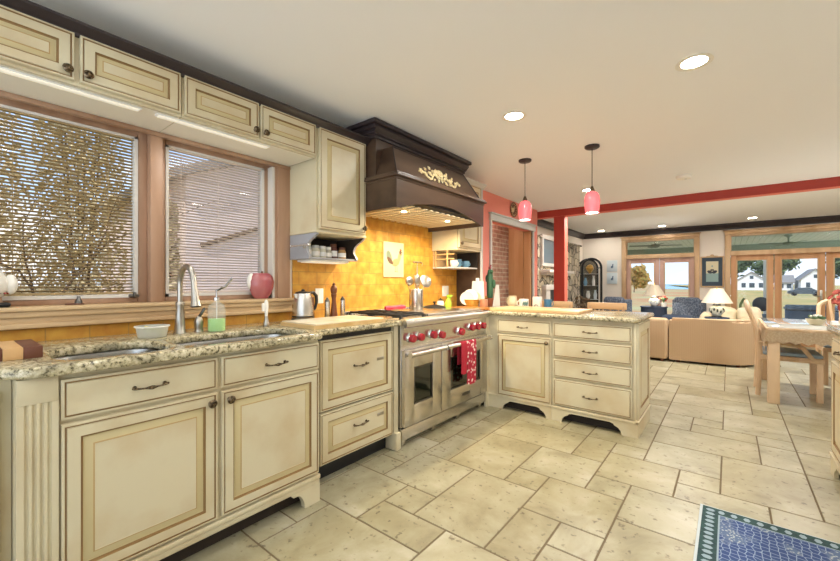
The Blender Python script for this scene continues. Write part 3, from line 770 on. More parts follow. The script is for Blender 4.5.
# worktops
def arc(cx, cy, r, a0, a1, n=5): return [(cx + r * math.cos(a0 + (a1 - a0) * i / n), cy + r * math.sin(a0 + (a1 - a0) * i / n)) for i in range(n + 1)]
out = [(.014, -.62), (.715, -.62), (.715, .10), (.735, .135), (.775, .165), (.79, .21), (.795, .5), (.795, .9), (.785, 1.29)] + arc(.755, 1.29, .03, 0, PI / 2)[1:] + [(.71, 1.325), (.675, 1.36), (.672, 2.079), (.014, 2.079)]
H1 = rrect(.35, .722, .268, .63, .10); H2 = rrect(.35, .722, .672, 1.293, .10)
o = slab('countertop', out, [H1, H2], CH, CZ + .002, .012, 'granite')
tag(o, 'speckled cream granite countertop with sink cutouts under the windows', 'countertop')
t = thing('sink', 'stainless double-bowl undermount sink under the windows', 'sink', (.5, .77, .67))
for x0, x1, y0, y1 in ((.345, .727, .272, .628), (.345, .727, .676, 1.289)):
    b = B(); prev = None
    for ins, z, r in ((-.003, CH - .002, .10), (0, CH - .002, .09), (.004, CH - .02, .088), (.012, .72, .085), (.04, .70, .07), (.09, .695, .04)):
        q = b.vs([(x, y, z) for x, y in rrect(x0 + ins, x1 - ins, y0 + ins, y1 - ins, r)])
        if prev:
            for i in range(len(q)): b.face((prev[i], prev[(i + 1) % len(q)], q[(i + 1) % len(q)], q[i]))
        prev = q
    b.face(prev); bw = obj('bowl', b, 'sink', t)
    b = B(); b.rev([(.042, .0), (.04, .003), (.03, .001), (0, .0)], ((x0 + x1) / 2, (y0 + y1) / 2, .6955), n=18); obj('drain', b, 'steel_dk', bw)

# faucet
t = thing('faucet', 'satin nickel gooseneck pull-down faucet behind the sink', 'faucet', (.21, .815, CZ))
z = CZ + .002
b = B(); b.rev([(.030, 0), (.030, .006), (.026, .012), (.024, .05), (.021, .10), (.0185, .14), (.021, .152), (.021, .162), (.015, .17)], (.21, .815, z), n=20); obj('body', b, 'nickel', t)
b = B(); pts = [(.21, .815, z + .16), (.21, .815, z + .25)] + [(.30 - .09 * math.cos(a), .815, z + .25 + .105 * math.sin(a)) for a in [PI * i / 14 for i in range(1, 14)]]
pts += [(.392, .815, z + .245), (.398, .815, z + .225)]
b.tube(pts, .0135, 12); obj('spout', b, 'nickel', t)
b = B(); b.cyl((.397, .815, z + .235), (.407, .815, z + .185), .0155, .018); b.cyl((.407, .815, z + .185), (.413, .815, z + .15), .018, .025); obj('spray_head', b, 'nickel', t)
b = B(); b.cyl((.4131, .815, z + .15), (.4135, .815, z + .147), .022, .021); obj('nozzle', b, 'black', t)
t = thing('mixer_tap', 'satin nickel lever handle on its own base right of the faucet', 'faucet handle', (.22, .905, CZ))
b = B(); b.rev([(.024, 0), (.024, .006), (.019, .014), (.021, .03), (.023, .055), (.017, .075), (.01, .085)], (.22, .905, z), n=18); obj('base', b, 'nickel', t)
b = B(); b.tube([(.22, .905, z + .078), (.232, .912, z + .098), (.245, .922, z + .125), (.248, .924, z + .132)], [.008, .007, .008, .004], 8); obj('lever', b, 'steel_dk', t)

# things round the sink
t = thing('soap_bottle', 'clear pump bottle half full of green soap beside the sink', 'soap bottle', (.27, .978, CZ)); px, py = .27, .978
b = B(); b.rev([(.043, 0), (.045, .004), (.045, .125), (.04, .145), (.02, .158), (.015, .163), (.015, .178)], (px, py, z), n=24, cap=False); obj('bottle', b, 'bottle', t)
b = B(); b.rev([(.042, .003), (.0432, .006), (.0432, .07), (0, .0705)], (px, py, z), n=24); obj('soap', b, 'soap', t, label='bright green liquid soap')
b = B(); b.rev([(.017, 0), (.017, .014), (.006, .018), (.005, .045), (.009, .048), (.007, .056)], (px, py, z + .172), n=14); b.tube([(px, py, z + .225), (px + .03, py + .035, z + .25), (px + .045, py + .065, z + .295)], [.006, .007, .006], 8); obj('pump', b, 'chrome', t)
b = B(); b.cyl((px, py, z + .01), (px, py, z + .17), .003, n=8); obj('dip_tube', b, 'white_plastic', t)
t = thing('plastic_tub', 'clear plastic tub with sponge inside behind the left sink bowl', 'tub', (.27, .675, CZ)); px, py = .265, .672
b = B(); b.rev([(.056, 0), (.060, .004), (.069, .052), (.067, .052), (.058, .006), (0, .005)], (px, py, z), n=28, cap=False); obj('tub_body', b, 'clear_plastic', t)
b = B(); b.rev([(.068, .051), (.0745, .051), (.0745, .057), (.068, .057)], (px, py, z), n=28, cap=False); obj('rim', b, 'white_plastic', t)
M['sponge'] = pm('yellow_sponge', '#d9d24a', .9, bump=(200, .6, (1, 1, 1))); M['scrub'] = pm('green_scrub', '#7f9a3c', .95)
t = thing('sponge', 'yellow and green sponge leaning in the clear plastic tub', 'sponge', (.27, .68, CZ + .02))
r_ = Matrix.Rotation(-.28, 3, 'X')
b = B(); b.box(.235, .285, .64, .72, CZ + .030, CZ + .046, bev=.004, rot=r_, piv=(.26, .68, CZ + .03)); obj('sponge_body', b, 'sponge', t)
b = B(); b.box(.235, .285, .64, .72, CZ + .024, CZ + .030, bev=.002, rot=r_, piv=(.26, .68, CZ + .03)); obj('scrub_pad', b, 'scrub', t)
t = thing('brush_dispenser', 'slim white and steel bottle brush stand behind the right sink bowl', 'brush stand', (.285, 1.27, CZ)); px, py = .285, 1.265
b = B(); b.rev([(.019, 0), (.021, .004), (.018, .02), (.011, .045), (.008, .065)], (px, py, z), n=16); obj('base', b, 'nickel', t)
b = B(); b.rev([(.008, .064), (.010, .09), (.014, .12), (.012, .15), (.006, .165), (0, .166)], (px, py, z), n=14, sx=1, sy=.8); b.box(px - .006, px + .006, py - .028, py - .006, z + .095, z + .145, bev=.005); obj('handle', b, 'white', t)
# butcher block at the photo's left edge
t = thing('butcher_block', 'striped walnut and maple cutting block on the counter at the left photo edge', 'cutting board', (.46, .0, CZ))
for i in range(10):
    b = B(); y1 = .243 - i * .05; b.box(.30, .565, y1 - .05, y1, z, z + .042, bev=.0025); obj('strip', b, 'walnut' if i % 2 == 0 else 'maple', t)
# sill ornaments
t = thing('apple_ornament', 'pink-red glazed ceramic apple on the window sill', 'ornament', (.0, 1.405, 1.0835)); px, py, pz = -.005, 1.395, 1.0845
b = B(); b.rev([(0, .012), (.025, .004), (.045, .0), (.068, .03), (.084, .075), (.088, .115), (.078, .15), (.055, .172), (.03, .172), (.008, .155), (0, .153)], (px, py, pz), n=28, sy=.72); obj('apple_body', b, 'apple', t)
b = B(); b.tube([(px, py, pz + .15), (px, py + .006, pz + .185)], [.005, .007], 8); obj('stem', b, 'mill', t)
b = B(); b.ball((px - .006, py - .07, pz + .115), .045, 14, 10, sc=(.6, .6, 1.25)); obj('white_side', b, 'white', t, label='white glazed side lobe')
t = thing('chef_figurine', 'white ceramic chef figurine with red trim on the sill at left photo edge', 'figurine', (.02, .155, 1.0835)); px, py, pz = .02, .135, 1.0835
b = B(); b.box(px - .04, px + .04, py - .05, py + .072, pz, pz + .022, bev=.01); obj('shoes', b, 'black', t)
b = B(); b.rev([(.05, .02), (.045, .05)], (px, py, pz), n=20); obj('trousers', b, 'oak', t)
b = B(); b.rev([(.052, .045), (.06, .05), (.076, .08), (.078, .11), (.062, .15), (.035, .175), (.02, .18)], (px, py, pz), n=24, sx=.85); b.ball((px + .01, py + .072, pz + .10), .026, 12, 8, sc=(1, .9, 1.7)); b.ball((px + .01, py - .072, pz + .10), .026, 12, 8, sc=(1, .9, 1.7)); obj('jacket', b, 'white', t)
b = B(); b.ball((px + .005, py, pz + .205), .034, 16, 12); obj('head', b, 'white', t)
b = B(); b.ball((px + .04, py, pz + .20), .008, 8, 6); obj('nose', b, 'apple', t)
b = B(); b.rev([(.03, .225), (.03, .245), (.04, .255), (.042, .275), (.02, .287), (0, .288)], (px, py, pz), n=16); obj('chef_hat', b, 'white', t)
b = B()
for a in (-.5, -.15, .2, .55):
    b.ball((px + .0595 * math.cos(a), py + .07 * math.sin(a), pz + .10 + .02 * math.cos(a * 5)), .006, 8, 6, sc=(.5, 1, 1))
for k in range(10): a = -1.6 + k * .36; b.ball((px + .056 * math.cos(a), py + .066 * math.sin(a), pz + .062), .0045, 6, 5)
obj('red_trim', b, 'knob_red', t)

# counter between sink and range
t = thing('cutting_board', 'large pale marble and wood cutting board on the counter left of the range', 'cutting board', (.5, 1.65, CZ)); z = CZ + .0025
b = B(); b.hexa([(.29, 1.36, z), (.655, 1.345, z), (.655, 1.93, z), (.29, 1.96, z), (.29, 1.36, z + .022), (.655, 1.345, z + .022), (.655, 1.93, z + .022), (.29, 1.96, z + .022)]); obj('slab', b, 'board', t)
M['marble'] = pm('cream_marble', '#eadfc6', .25, var=('#d9c9a8', 7, (1, 1, 1), .45, .7))
b = B(); b.box(.30, .648, 1.362, 1.92, z + .0222, z + .030, bev=.003); obj('marble_top', b, 'marble', t)
zb = z
t = thing('kettle', 'stainless electric kettle with black handle on its base left of the range', 'kettle', (.165, 1.61, CZ)); px, py = .165, 1.61
b = B(); b.rev([(.078, 0), (.08, .004), (.078, .022), (.07, .026)], (px, py, zb), n=28); obj('power_base', b, 'black', t)
b = B(); b.rev([(.074, .026), (.0745, .045), (.072, .08), (.064, .14), (.057, .185), (.054, .195)], (px, py, zb), n=28); obj('jug', b, 'steel', t)
b = B(); b.rev([(.054, .195), (.052, .203), (.03, .209), (.012, .211), (.012, .22), (.006, .224), (0, .224)], (px, py, zb), n=24); obj('lid', b, 'black', t)
b = B(); b.tube([(px, py + .05, zb + .196), (px, py + .085, zb + .2), (px, py + .112, zb + .175), (px, py + .115, zb + .13), (px, py + .10, zb + .085), (px, py + .072, zb + .062)], [.011, .012, .012, .011, .010, .008], 10); obj('handle', b, 'black', t)
b = B(); b.hexa([(px - .02, py - .05, zb + .15), (px + .02, py - .05, zb + .15), (px + .015, py - .05, zb + .192), (px - .015, py - .05, zb + .192), (px - .004, py - .064, zb + .165), (px + .004, py - .064, zb + .165), (px + .006, py - .078, zb + .194), (px - .006, py - .078, zb + .194)]); obj('spout', b, 'steel', t)
b = B(); b.rev([(.0730, .03), (.0752, .03), (.0752, .04), (.0730, .04)], (px, py, zb), n=28, cap=False); obj('band', b, 'black', t)
t = thing('power_plug', 'black plug on the wall behind the kettle', 'plug', (.025, 1.70, .95))
b = B(); b.box(.0122, .04, 1.70, 1.73, 1.0, 1.03, bev=.006); obj('plug_body', b, 'black', t)
b = B(); b.tube([(.03, 1.70, 1.01), (.035, 1.64, .97), (.04, 1.64, .932), (.05, 1.655, .927)], .004, 8); obj('cord', b, 'black', t)
def outlet(y, zc, wd, label, gang=1):
    t = thing('wall_outlet', label, 'outlet', (.013, y, zc))
    b = B(); b.box(.0122, .018, y - wd / 2, y + wd / 2, zc - .058, zc + .058, bev=.003); obj('cover_plate', b, 'white_plastic', t)
    b = B()
    for g in range(gang):
        for dz in (-.022, .022):
            yy = y + (g - (gang - 1) / 2) * .046; b.box(.018, .020, yy - .014, yy + .014, zc + dz - .014, zc + dz + .014, bev=.002)
    obj('socket', b, 'white', t)
outlet(1.86, 1.09, .075, 'white wall outlet behind the kettle')
outlet(3.57, 1.10, .12, 'white double wall outlet right of the utensil crock', 2)
t = thing('pepper_mill', 'tall dark turned wood pepper mill beside the kettle', 'pepper mill', (.19, 1.86, CZ)); px, py = .185, 1.865; zt = CZ + .0025
b = B(); b.rev([(.028, 0), (.03, .006), (.029, .02), (.024, .06), (.017, .12), (.016, .15), (.021, .175), (.022, .185)], (px, py, zt), n=20); obj('mill_body', b, 'mill', t)
b = B(); b.rev([(.018, .186), (.024, .20), (.026, .225), (.018, .245), (.010, .25), (.010, .256), (.013, .262), (0, .272)], (px, py, zt), n=20); obj('mill_head', b, 'mill', t)
for y, h, lab in ((1.80, .15, 'slim steel shaker left of the pepper mill'), (1.945, .155, 'slim steel shaker right of the pepper mill')):
    t = thing('shaker', lab, 'shaker', (.19, y, CZ), group='steel shakers beside the pepper mill')
    b = B(); b.rev([(.019, 0), (.02, .004), (.0195, h - .02)], (.19, y, zt), n=18); obj('shaker_body', b, 'steel', t)
    b = B(); b.rev([(.019, h - .0195), (.015, h - .004), (.009, h), (.006, h + .01), (0, h + .011)], (.19, y, zt), n=18); obj('cap', b, 'steel_dk', t)
t = thing('knife_tray', 'small upright wooden board leaning on the backsplash beside the steel shaker', 'board', (.04, 1.80, CZ))
b = B(); b.box(.02, .035, 1.755, 1.80, zt, zt + .16, bev=.003, rot=Matrix.Rotation(-.05, 3, 'Y')); obj('board', b, 'mill', t)

# ------------------------------------------------------------------ RANGE
RY0, RY1 = 2.088, 3.300
t = thing('range', 'wide stainless range with red knobs and two oven doors under the hood', 'range', (.35, 2.69, 0))
b = B(); b.box(.03, .655, RY0, RY1, .145, .90); obj('body', b, 'steel', t)
b = B(); b.box(.03, .66, RY0, RY1, .90, .925, bev=.003); b.prism([(.655, .925), (.655, .865), (.70, .865), (.712, .875), (.716, .90), (.706, .922), (.69, .93), (.655, .93)], lambda u, v, n: (u, n, v), RY0, RY1); b.box(.013, .05, RY0, RY1, .925, .955, bev=.004); obj('cooktop', b, 'steel', t)
b = B(); b.prism([(.65, .725), (.668, .725), (.684, .864), (.65, .864)], lambda u, v, n: (u, n, v), RY0 + .002, RY1 - .002); obj('control_panel', b, 'steel', t)
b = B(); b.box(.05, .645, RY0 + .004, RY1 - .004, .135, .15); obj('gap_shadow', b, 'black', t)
b = B(); b.box(.60, .668, RY0 + .002, RY1 - .002, .052, .136, bev=.003); obj('kick_panel', b, 'steel', t)
for y in (RY0 + .05, RY0 + .42, RY0 + .78, RY1 - .05):
    b = B(); b.box(.585, .64, y - .022, y + .022, 0, .056, bev=.003); obj('leg', b, 'steel', t)
nrm = Vector((.139, 0, -.016)).normalized()
for y, zc, r in ((2.165, .79, .034), (2.265, .79, .034), (2.425, .79, .034), (2.54, .778, .034), (2.83, .775, .036), (3.00, .795, .034), (3.10, .795, .034), (3.205, .795, .034)):
    p0 = Vector((.668 + (zc - .725) * .115, y, zc))
    b = B(); b.rev([(r * 1.05, 0), (r * 1.05, .005), (r * .95, .009), (r * .9, .013)], p0, nrm, 20); bz = obj('knob_bezel', b, 'chrome', t)
    b = B(); b.rev([(r * .80, .0135), (r * .88, .018), (r * .86, .042), (r * .76, .048), (0, .049)], p0, nrm, 20)
    k = obj('knob', b, 'knob_red', bz, label='red control knob')
def oven_door(y0, y1, wy0, wy1):
    w, h = y1 - y0, .552
    F = FX(.655, y0, .152)
    a0, a1, c0, c1 = wy0 - y0, wy1 - y0, .145, .42
    b = B()
    b.box(.655, .690, y0, y0 + a0, .152, .704, bev=.003); b.box(.655, .690, y0 + a1, y1, .152, .704, bev=.003)
    b.box(.655, .6895, y0 + a0 - .004, y0 + a1 + .004, .152, .152 + c0, bev=.003); b.box(.655, .6895, y0 + a0 - .004, y0 + a1 + .004, .152 + c1, .704, bev=.003)
    d = obj('oven_door', b, 'steel', t)
    b = B()
    for q in ((a0, a0 + .012, c0, c1), (a1 - .012, a1, c0, c1), (a0, a1, c0, c0 + .012), (a0, a1, c1 - .012, c1)): b.box(.684, .688, y0 + q[0], y0 + q[1], .152 + q[2], .152 + q[3])
    obj('window_frame', b, 'steel_dk', d)
    b = B(); b.box(.672, .680, y0 + a0, y0 + a1, .152 + c0, .152 + c1); obj('oven_window', b, 'oven_glass', d)
    b = B(); b.cyl((.735, y0 + .015, .675), (.735, y1 - .015, .675), .018, n=16)
    for y in (y0 + .04, y1 - .04): b.box(.688, .733, y - .013, y + .013, .665, .687, bev=.004)
    for y in (y0 + .012, y1 - .016): b.cyl((.735, y - .003, .675), (.735, y + .009, .675), .0215, n=16)
    obj('handle', b, 'steel', d)
    return d
oven_door(RY0 + .006, 2.545, 2.20, 2.43)
d = oven_door(2.553, RY1 - .006, 2.68, 3.17)
b = B(); b.box(.6895, .6915, 2.86, 2.98, .208, .232, bev=.0008); obj('badge', b, 'steel_dk', d)
b = B()
for y0, y1 in ((RY0 + .03, RY0 + .30),):
    for y in (y0, y0 + (y1 - y0) / 3, y0 + (y1 - y0) * 2 / 3, y1): b.box(.08, .63, y - .006, y + .006, .944, .96, bev=.002)
    for x in (.08, .22, .36, .49, .63): b.box(x - .006, x + .006, y0, y1, .942, .957, bev=.002)
    for x in (.08, .63):
        for y in (y0, y1): b.box(x - .01, x + .01, y - .01, y + .01, .925, .95)
    for x in (.22, .49): b.rev([(.055, 0), (.055, .012), (.03, .02), (0, .02)], (x, (y0 + y1) / 2, .925), n=20)
obj('burner_grate', b, 'iron', t)
b = B(); b.box(.06, .63, RY0 + .33, RY0 + .62, .925, .943, bev=.004); b.box(.06, .63, RY0 + .64, RY1 - .04, .925, .943, bev=.004); b.box(.60, .645, RY0 + .34, RY1 - .03, .925, .948, bev=.004); obj('griddle_cover', b, 'steel', t)
# cloths on the oven handle
def towel(y0, y1, x, zb, zback, mat, name, label, cat, group=None):
    b = B(); n = 8; rows = []
    prof = [(x - .017 - .006, zback)] + [(x - .017 - .004, .67 - .0)] + [(x + .019 * math.cos(a), .677 + .019 * math.sin(a)) for a in [PI - PI * i / 6 for i in range(7)]] + [(x + .021, .62), (x + .022, .52), (x + .021, (zb + .04)), (x + .02, zb)]
    for j, (px, pz) in enumerate(prof):
        rows.append(b.vs([(px + (.004 * math.sin(i * 1.7 + j * .3) if j > 9 else 0), y0 + (y1 - y0) * i / n, pz - (.012 * math.sin(PI * i / n) if j == len(prof) - 1 else 0)) for i in range(n + 1)]))
    for A, D in zip(rows, rows[1:]):
        for i in range(n): b.face((A[i], A[i + 1], D[i + 1], D[i]))
    bmesh.ops.recalc_face_normals(b.bm, faces=b.bm.faces)
    bmesh.ops.solidify(b.bm, geom=list(b.bm.faces), thickness=.004)
    o = obj(name, b, mat); return tag(o, label, cat, group)
m, tt, bb = base_mat('patterned_red_cloth')
tcn = tt.nodes.new('ShaderNodeTexCoord'); vo = tt.nodes.new('ShaderNodeTexVoronoi'); vo.inputs['Scale'].default_value = 30; tt.links.new(tcn.outputs['Object'], vo.inputs[0])
rr = ramp_node(tt, [(.25, '#e9d9cf'), (.38, '#b4243a'), (1, '#a01a30')]); tt.links.new(vo.outputs['Distance'], rr.inputs[0]); tt.links.new(rr.outputs[0], bb.inputs['Base Color']); bb.inputs['Roughness'].default_value = .9
M['pattern_red'] = m
towel(2.745, 2.83, .735, .43, .5, 'red_cloth', 'pot_holder', 'plain dark red pot holder hanging on the right oven handle', 'pot holder')
towel(2.835, 2.985, .735, .325, .45, 'pattern_red', 'dish_towel', 'patterned red and white towel hanging on the right oven handle', 'towel')

# on the range
t = thing('handle_cover', 'pink-red silicone handle cover lying on the burner grate', 'handle cover', (.22, 2.46, .96))
b = B(); pts = [(.27 + .012 * math.sin(k), 2.33 + .035 * k, .981) for k in range(8)]; b.tube(pts, [.016, .02, .018, .017, .017, .018, .021, .012], 10); obj('cover', b, 'redlt', t)
M['coral'] = pm('coral_silicone', '#d8374a', .5)
t.children[0].data.materials[0] = M['coral']
t = thing('utensil_crock', 'tall ribbed steel utensil canister on the back of the range', 'canister', (.2, 2.83, .943)); px, py = .22, 2.80
b = B()
b.rev([(.058, 0), (.06, .004), (.06, .185), (.057, .19), (.055, .185), (.055, .01), (0, .009)], (px, py, .9435), n=28, cap=False); obj('canister', b, 'steel', t)
b = B()
for k in range(8): a = k * PI / 4; b.box(px + .0602 * math.cos(a) - .003, px + .0602 * math.cos(a) + .003, py + .0602 * math.sin(a) - .003, py + .0602 * math.sin(a) + .003, .946, 1.125)
obj('rib', b, 'steel_dk', t)
ut = [('ladle', 'steel ladle leaning left in the utensil canister', -.02, -.035, -.05, 'ladle'), ('skimmer', 'round steel skimmer leaning right in the utensil canister', .012, .03, .07, 'skimmer'), ('serving_spoon', 'steel serving spoon upright in the utensil canister', .025, -.02, .005, 'spoon'), ('spatula', 'steel spatula at the back of the utensil canister', -.03, .02, .03, 'spatula')]
for nm, lab, dx, dy, lean, kind in ut:
    t = thing(nm, lab, 'utensil', (px + dx, py + dy, .96), group='utensils in the canister')
    top = (px + dx * 1.3, py + dy + lean, 1.185)
    b = B(); b.tube([(px + dx, py + dy, .955), top], [.004, .004], 8); obj('handle', b, 'nickel', t)
    b = B()
    if kind == 'ladle': b.ball((top[0] + .015, top[1], top[2] + .025), .05, 16, 10, sc=(.6, 1, .9))
    elif kind == 'skimmer': b.rev([(.062, 0), (.06, .006), (.04, .014), (0, .017)], (top[0] + .01, top[1] + .01, top[2] + .02), (1, -.3, .35), 20)
    elif kind == 'spoon': b.ball((top[0], top[1], top[2] + .03), .045, 14, 10, sc=(.3, .75, 1.2))
    else: b.box(top[0] - .002, top[0] + .002, top[1] - .03, top[1] + .03, top[2], top[2] + .08, bev=.001)
    obj('head', b, 'nickel', t)
# wire whisk hook above
t = thing('wall_hook_rack', 'steel hooks with hanging wire utensils on the backsplash above the canister', 'hook rack', (.03, 3.06, 1.2))
b = B(); b.box(.0122, .022, 3.0, 3.14, 1.395, 1.41, bev=.003); obj('rail', b, 'nickel', t)
for y in (3.03, 3.11): b = B(); b.tube([(.022, y, 1.40), (.045, y, 1.395), (.05, y, 1.375), (.04, y, 1.365)], .004, 8); obj('hook', b, 'nickel', t)
t = thing('whisk', 'wire whisk hanging from the hooks on the backsplash', 'whisk', (.04, 3.03, 1.15))
b = B(); b.cyl((.045, 3.03, 1.36), (.045, 3.03, 1.27), .006, .008, 10); obj('handle', b, 'nickel', t)
b = B()
for k in range(10):
    a = k * PI / 5
    b.tube([(.045 + .03 * math.cos(a) * math.sin(PI * q), 3.03 + .03 * math.sin(a) * math.sin(PI * q), 1.27 - .13 * math.sin(PI * q / 2)) for q in [j / 8 for j in range(9)]], .0012, 5)
obj('wires', b, 'nickel', t)
# rooster tile
M['plaque'] = pm('plaque_cream', '#dccaa2', .5)
t = thing('rooster_plaque', 'cream tile painted with a rooster set on the backsplash', 'wall tile', (.015, 2.71, 1.25))
b = B(); b.box(.0122, .022, 2.57, 2.85, 1.245, 1.575, bev=.003); obj('tile', b, 'plaque', t)
M['art_grey'] = pm('paint_grey_green', '#7d8a74', .6); M['art_tan'] = pm('paint_tan', '#b79a6a', .6); M['art_brown'] = pm('paint_brown', '#6b4a34', .6); M['art_red'] = pm('paint_red', '#a24a34', .6)
def flat(b, pts, x0, x1, m=0): b.prism(pts, lambda u, v, n: (n, u, v), x0, x1, m)
def ell(cx, cy, rx, ry, rot=0, n=16): return [(cx + rx * math.cos(a) * math.cos(rot) - ry * math.sin(a) * math.sin(rot), cy + rx * math.cos(a) * math.sin(rot) + ry * math.sin(a) * math.cos(rot)) for a in [2 * PI * i / n for i in range(n)]]
b = B()
flat(b, ell(2.735, 1.385, .055, .035, .35), .022, .0225, 1); flat(b, ell(2.785, 1.435, .022, .05, -.3), .022, .0227, 1); flat(b, ell(2.80, 1.485, .018, .02), .022, .0229, 2)
flat(b, ell(2.645, 1.43, .034, .065, .35), .022, .0226, 0); flat(b, ell(2.655, 1.40, .02, .05, .9), .022, .0228, 2)
flat(b, [(2.795, 1.50), (2.79, 1.52), (2.80, 1.512), (2.805, 1.525), (2.812, 1.51), (2.82, 1.515), (2.815, 1.495)], .022, .0229, 3); flat(b, [(2.815, 1.49), (2.835, 1.483), (2.815, 1.478)], .022, .0228, 2); flat(b, ell(2.812, 1.465, .006, .012), .022, .0229, 3)
for y in (2.725, 2.75): flat(b, [(y, 1.355), (y + .004, 1.355), (y + .004, 1.30), (y + .018, 1.295), (y - .01, 1.295), (y, 1.30)], .022, .0228, 2)
obj('rooster_painting', b, ['art_grey', 'art_tan', 'art_brown', 'art_red'], t)
# ------------------------------------------------------------------ PENINSULA
PY = 3.365
t = thing('base_cabinet', 'cream peninsula cabinet with one drawer over one door, beside the range', 'cabinet', (.98, 3.65, 0))
b = B(); b.box(.03, 1.290, PY, 3.905, .115, CH - .002); obj('body', b, CM, t)
b = B(); b.box(.70, 1.28, PY + .06, 3.90, 0, .115); obj('toe_kick', b, 'toe', t)
b = B(); b.box(.655, .675, 3.306, PY, .0, CH - .004); obj('filler_panel', b, 'cream', t)
F = FY(0, PY, 0)
add_drawer(t, F, .772, .722, .512, .128, pw=.10); add_door(t, F, .772, .128, .512, .578, (.482, .535), fr=.048)
b = B(); b.prism(plinth_poly(.615, .112, .15, .085, rfoot=.045), FY(.675, PY, 0), 0, .018); b.box(.675, 1.290, PY - .024, PY, .108, .126, bev=.004); obj('base_board', b, 'cream', t)
t = thing('base_cabinet', 'cream peninsula cabinet with four drawers at the open end', 'cabinet', (1.61, 3.65, 0))
b = B(); b.box(1.292, 1.940, PY, 3.905, .115, CH - .002); obj('body', b, CM, t)
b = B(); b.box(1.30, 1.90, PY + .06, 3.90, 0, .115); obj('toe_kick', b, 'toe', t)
for v0, h in ((.722, .128), (.552, .150), (.378, .152), (.138, .224)): add_drawer(t, F, 1.308, v0, .607, h, pw=.115)
b = B(); b.prism(plinth_poly(.668, .112, .085, .085, rfoot=.115), FY(1.292, PY, 0), 0, .018); b.box(1.292, 1.962, PY - .024, PY, .108, .126, bev=.004)
b.box(1.940, 1.960, PY + .0005, 3.905, 0, .112); b.box(1.940, 1.966, PY - .024, 3.91, .108, .128, bev=.004)
obj('base_board', b, 'cream', t)
obj('end_panel', panel(FX(1.940, PY + .004, .128), .532, CH - .135, .02, .075), CM, t)
b = B(); b.box(1.925, 1.945, PY - .012, PY + .004, .126, CH - .002, bev=.004); obj('corner_bead', b, 'cream', t)
out = [(.014, 3.302), (.66, 3.302)] + [(.70, 3.318), (1.90, 3.318)] + arc(1.93, 3.358, .04, -PI / 2, 0)[:] + [(1.97, 4.06)] + arc(1.93, 4.06, .04, 0, PI / 2)[1:] + [(.014, 4.10)]
o = slab('countertop', out, [], CH, CZ, .012, 'granite'); tag(o, 'speckled cream granite countertop on the peninsula', 'countertop')
b = B(); b.box(.02, 1.90, 3.91, 3.93, 0, CH - .003)
o = obj('back_panel', b, 'cream'); tag(o, 'cream panel closing the living-room side of the peninsula', 'panel')

z = CZ + .001
t = thing('cutting_board', 'long pale wooden board lying along the peninsula counter', 'cutting board', (1.05, 3.65, CZ))
b = B(); b.box(.66, 1.50, 3.40, 3.86, z, z + .026, bev=.005); obj('board', b, 'wood_lt', t)
t = thing('serving_board', 'small orange-brown handled board at the range end of the peninsula', 'cutting board', (.5, 3.5, CZ))
b = B(); b.box(.20, .61, 3.335, 3.60, z, z + .018, bev=.006); b.cyl((.61, 3.42, z + .01), (.66, 3.39, z + .01), .009); obj('board', b, 'orange_wood', t)
zb = z + .0265
t = thing('pitcher', 'cream ceramic pitcher behind the long board by the hall opening', 'pitcher', (.66, 3.93, CZ)); px, py = .655, 3.93
b = B(); b.rev([(.045, 0), (.05, .006), (.052, .06), (.045, .10), (.042, .125), (.046, .13), (.042, .13), (.04, .02), (0, .012)], (px, py, z), n=24, cap=False); obj('pitcher_body', b, 'cream', t)
b = B(); b.tube([(px - .042, py + .01, z + .11), (px - .07, py + .015, z + .10), (px - .072, py + .015, z + .05), (px - .048, py + .01, z + .035)], .006, 8); obj('handle', b, 'cream', t)
M['muggreen'] = pm('mug_leaf_paint', '#5f7f78', .4)
t = thing('mug', 'white mug with blue-green leaf design on the peninsula, right of the pitcher', 'mug', (.77, 3.96, CZ)); px, py = .775, 3.955
b = B(); b.rev([(.04, 0), (.047, .006), (.05, .05), (.05, .098), (.046, .098), (.044, .012), (0, .01)], (px, py, z), n=24, cap=False); obj('mug_body', b, 'white', t)
b = B(); b.tube([(px - .03 - .035 * math.sin(a), py - .03, z + .05 + .03 * math.cos(a)) for a in [k * PI / 8 for k in range(9)]], .005, 8); obj('handle', b, 'white', t)
b = B()
for k in range(6):
    a = -1.35 + k * .2; c = (px + .0495 * math.cos(a), py + .0495 * math.sin(a), z + .045 + .012 * (k % 2)); b.ball(c, .014, 8, 6, sc=(.5, .5, 1.5))
obj('leaf_design', b, 'muggreen', t)
t = thing('tissue_box', 'pale pink card box with a grey arch printed on it, on the peninsula', 'box', (.92, 3.93, CZ)); M['blush'] = pm('blush_card', '#ecd9cc', .8)
b = B(); b.box(.885, .965, 3.92, 3.98, z, z + .125, bev=.003); obj('box', b, 'blush', t)
b = B(); b.tube([(.905 + .02 - .02 * math.cos(a), 3.919, z + .02 + .022 * math.sin(a)) for a in [k * PI / 8 for k in range(9)]], .004, 6); obj('arch_print', b, 'muggreen', t)
M['mugblue'] = pm('blue_mug_glaze', '#3f7190', .3)
t = thing('mug', 'blue mug on the far edge of the peninsula right of the card box', 'mug', (.99, 4.04, CZ)); px, py = 1.0, 4.05
b = B(); b.rev([(.033, 0), (.038, .005), (.04, .095), (.036, .095), (.035, .01), (0, .008)], (px, py, z), n=20, cap=False); obj('mug_body', b, 'mugblue', t)
b = B(); b.tube([(px + .035 + .025 * math.sin(a), py, z + .05 + .028 * math.cos(a)) for a in [k * PI / 8 for k in range(9)]], .004, 8); obj('handle', b, 'mugblue', t)
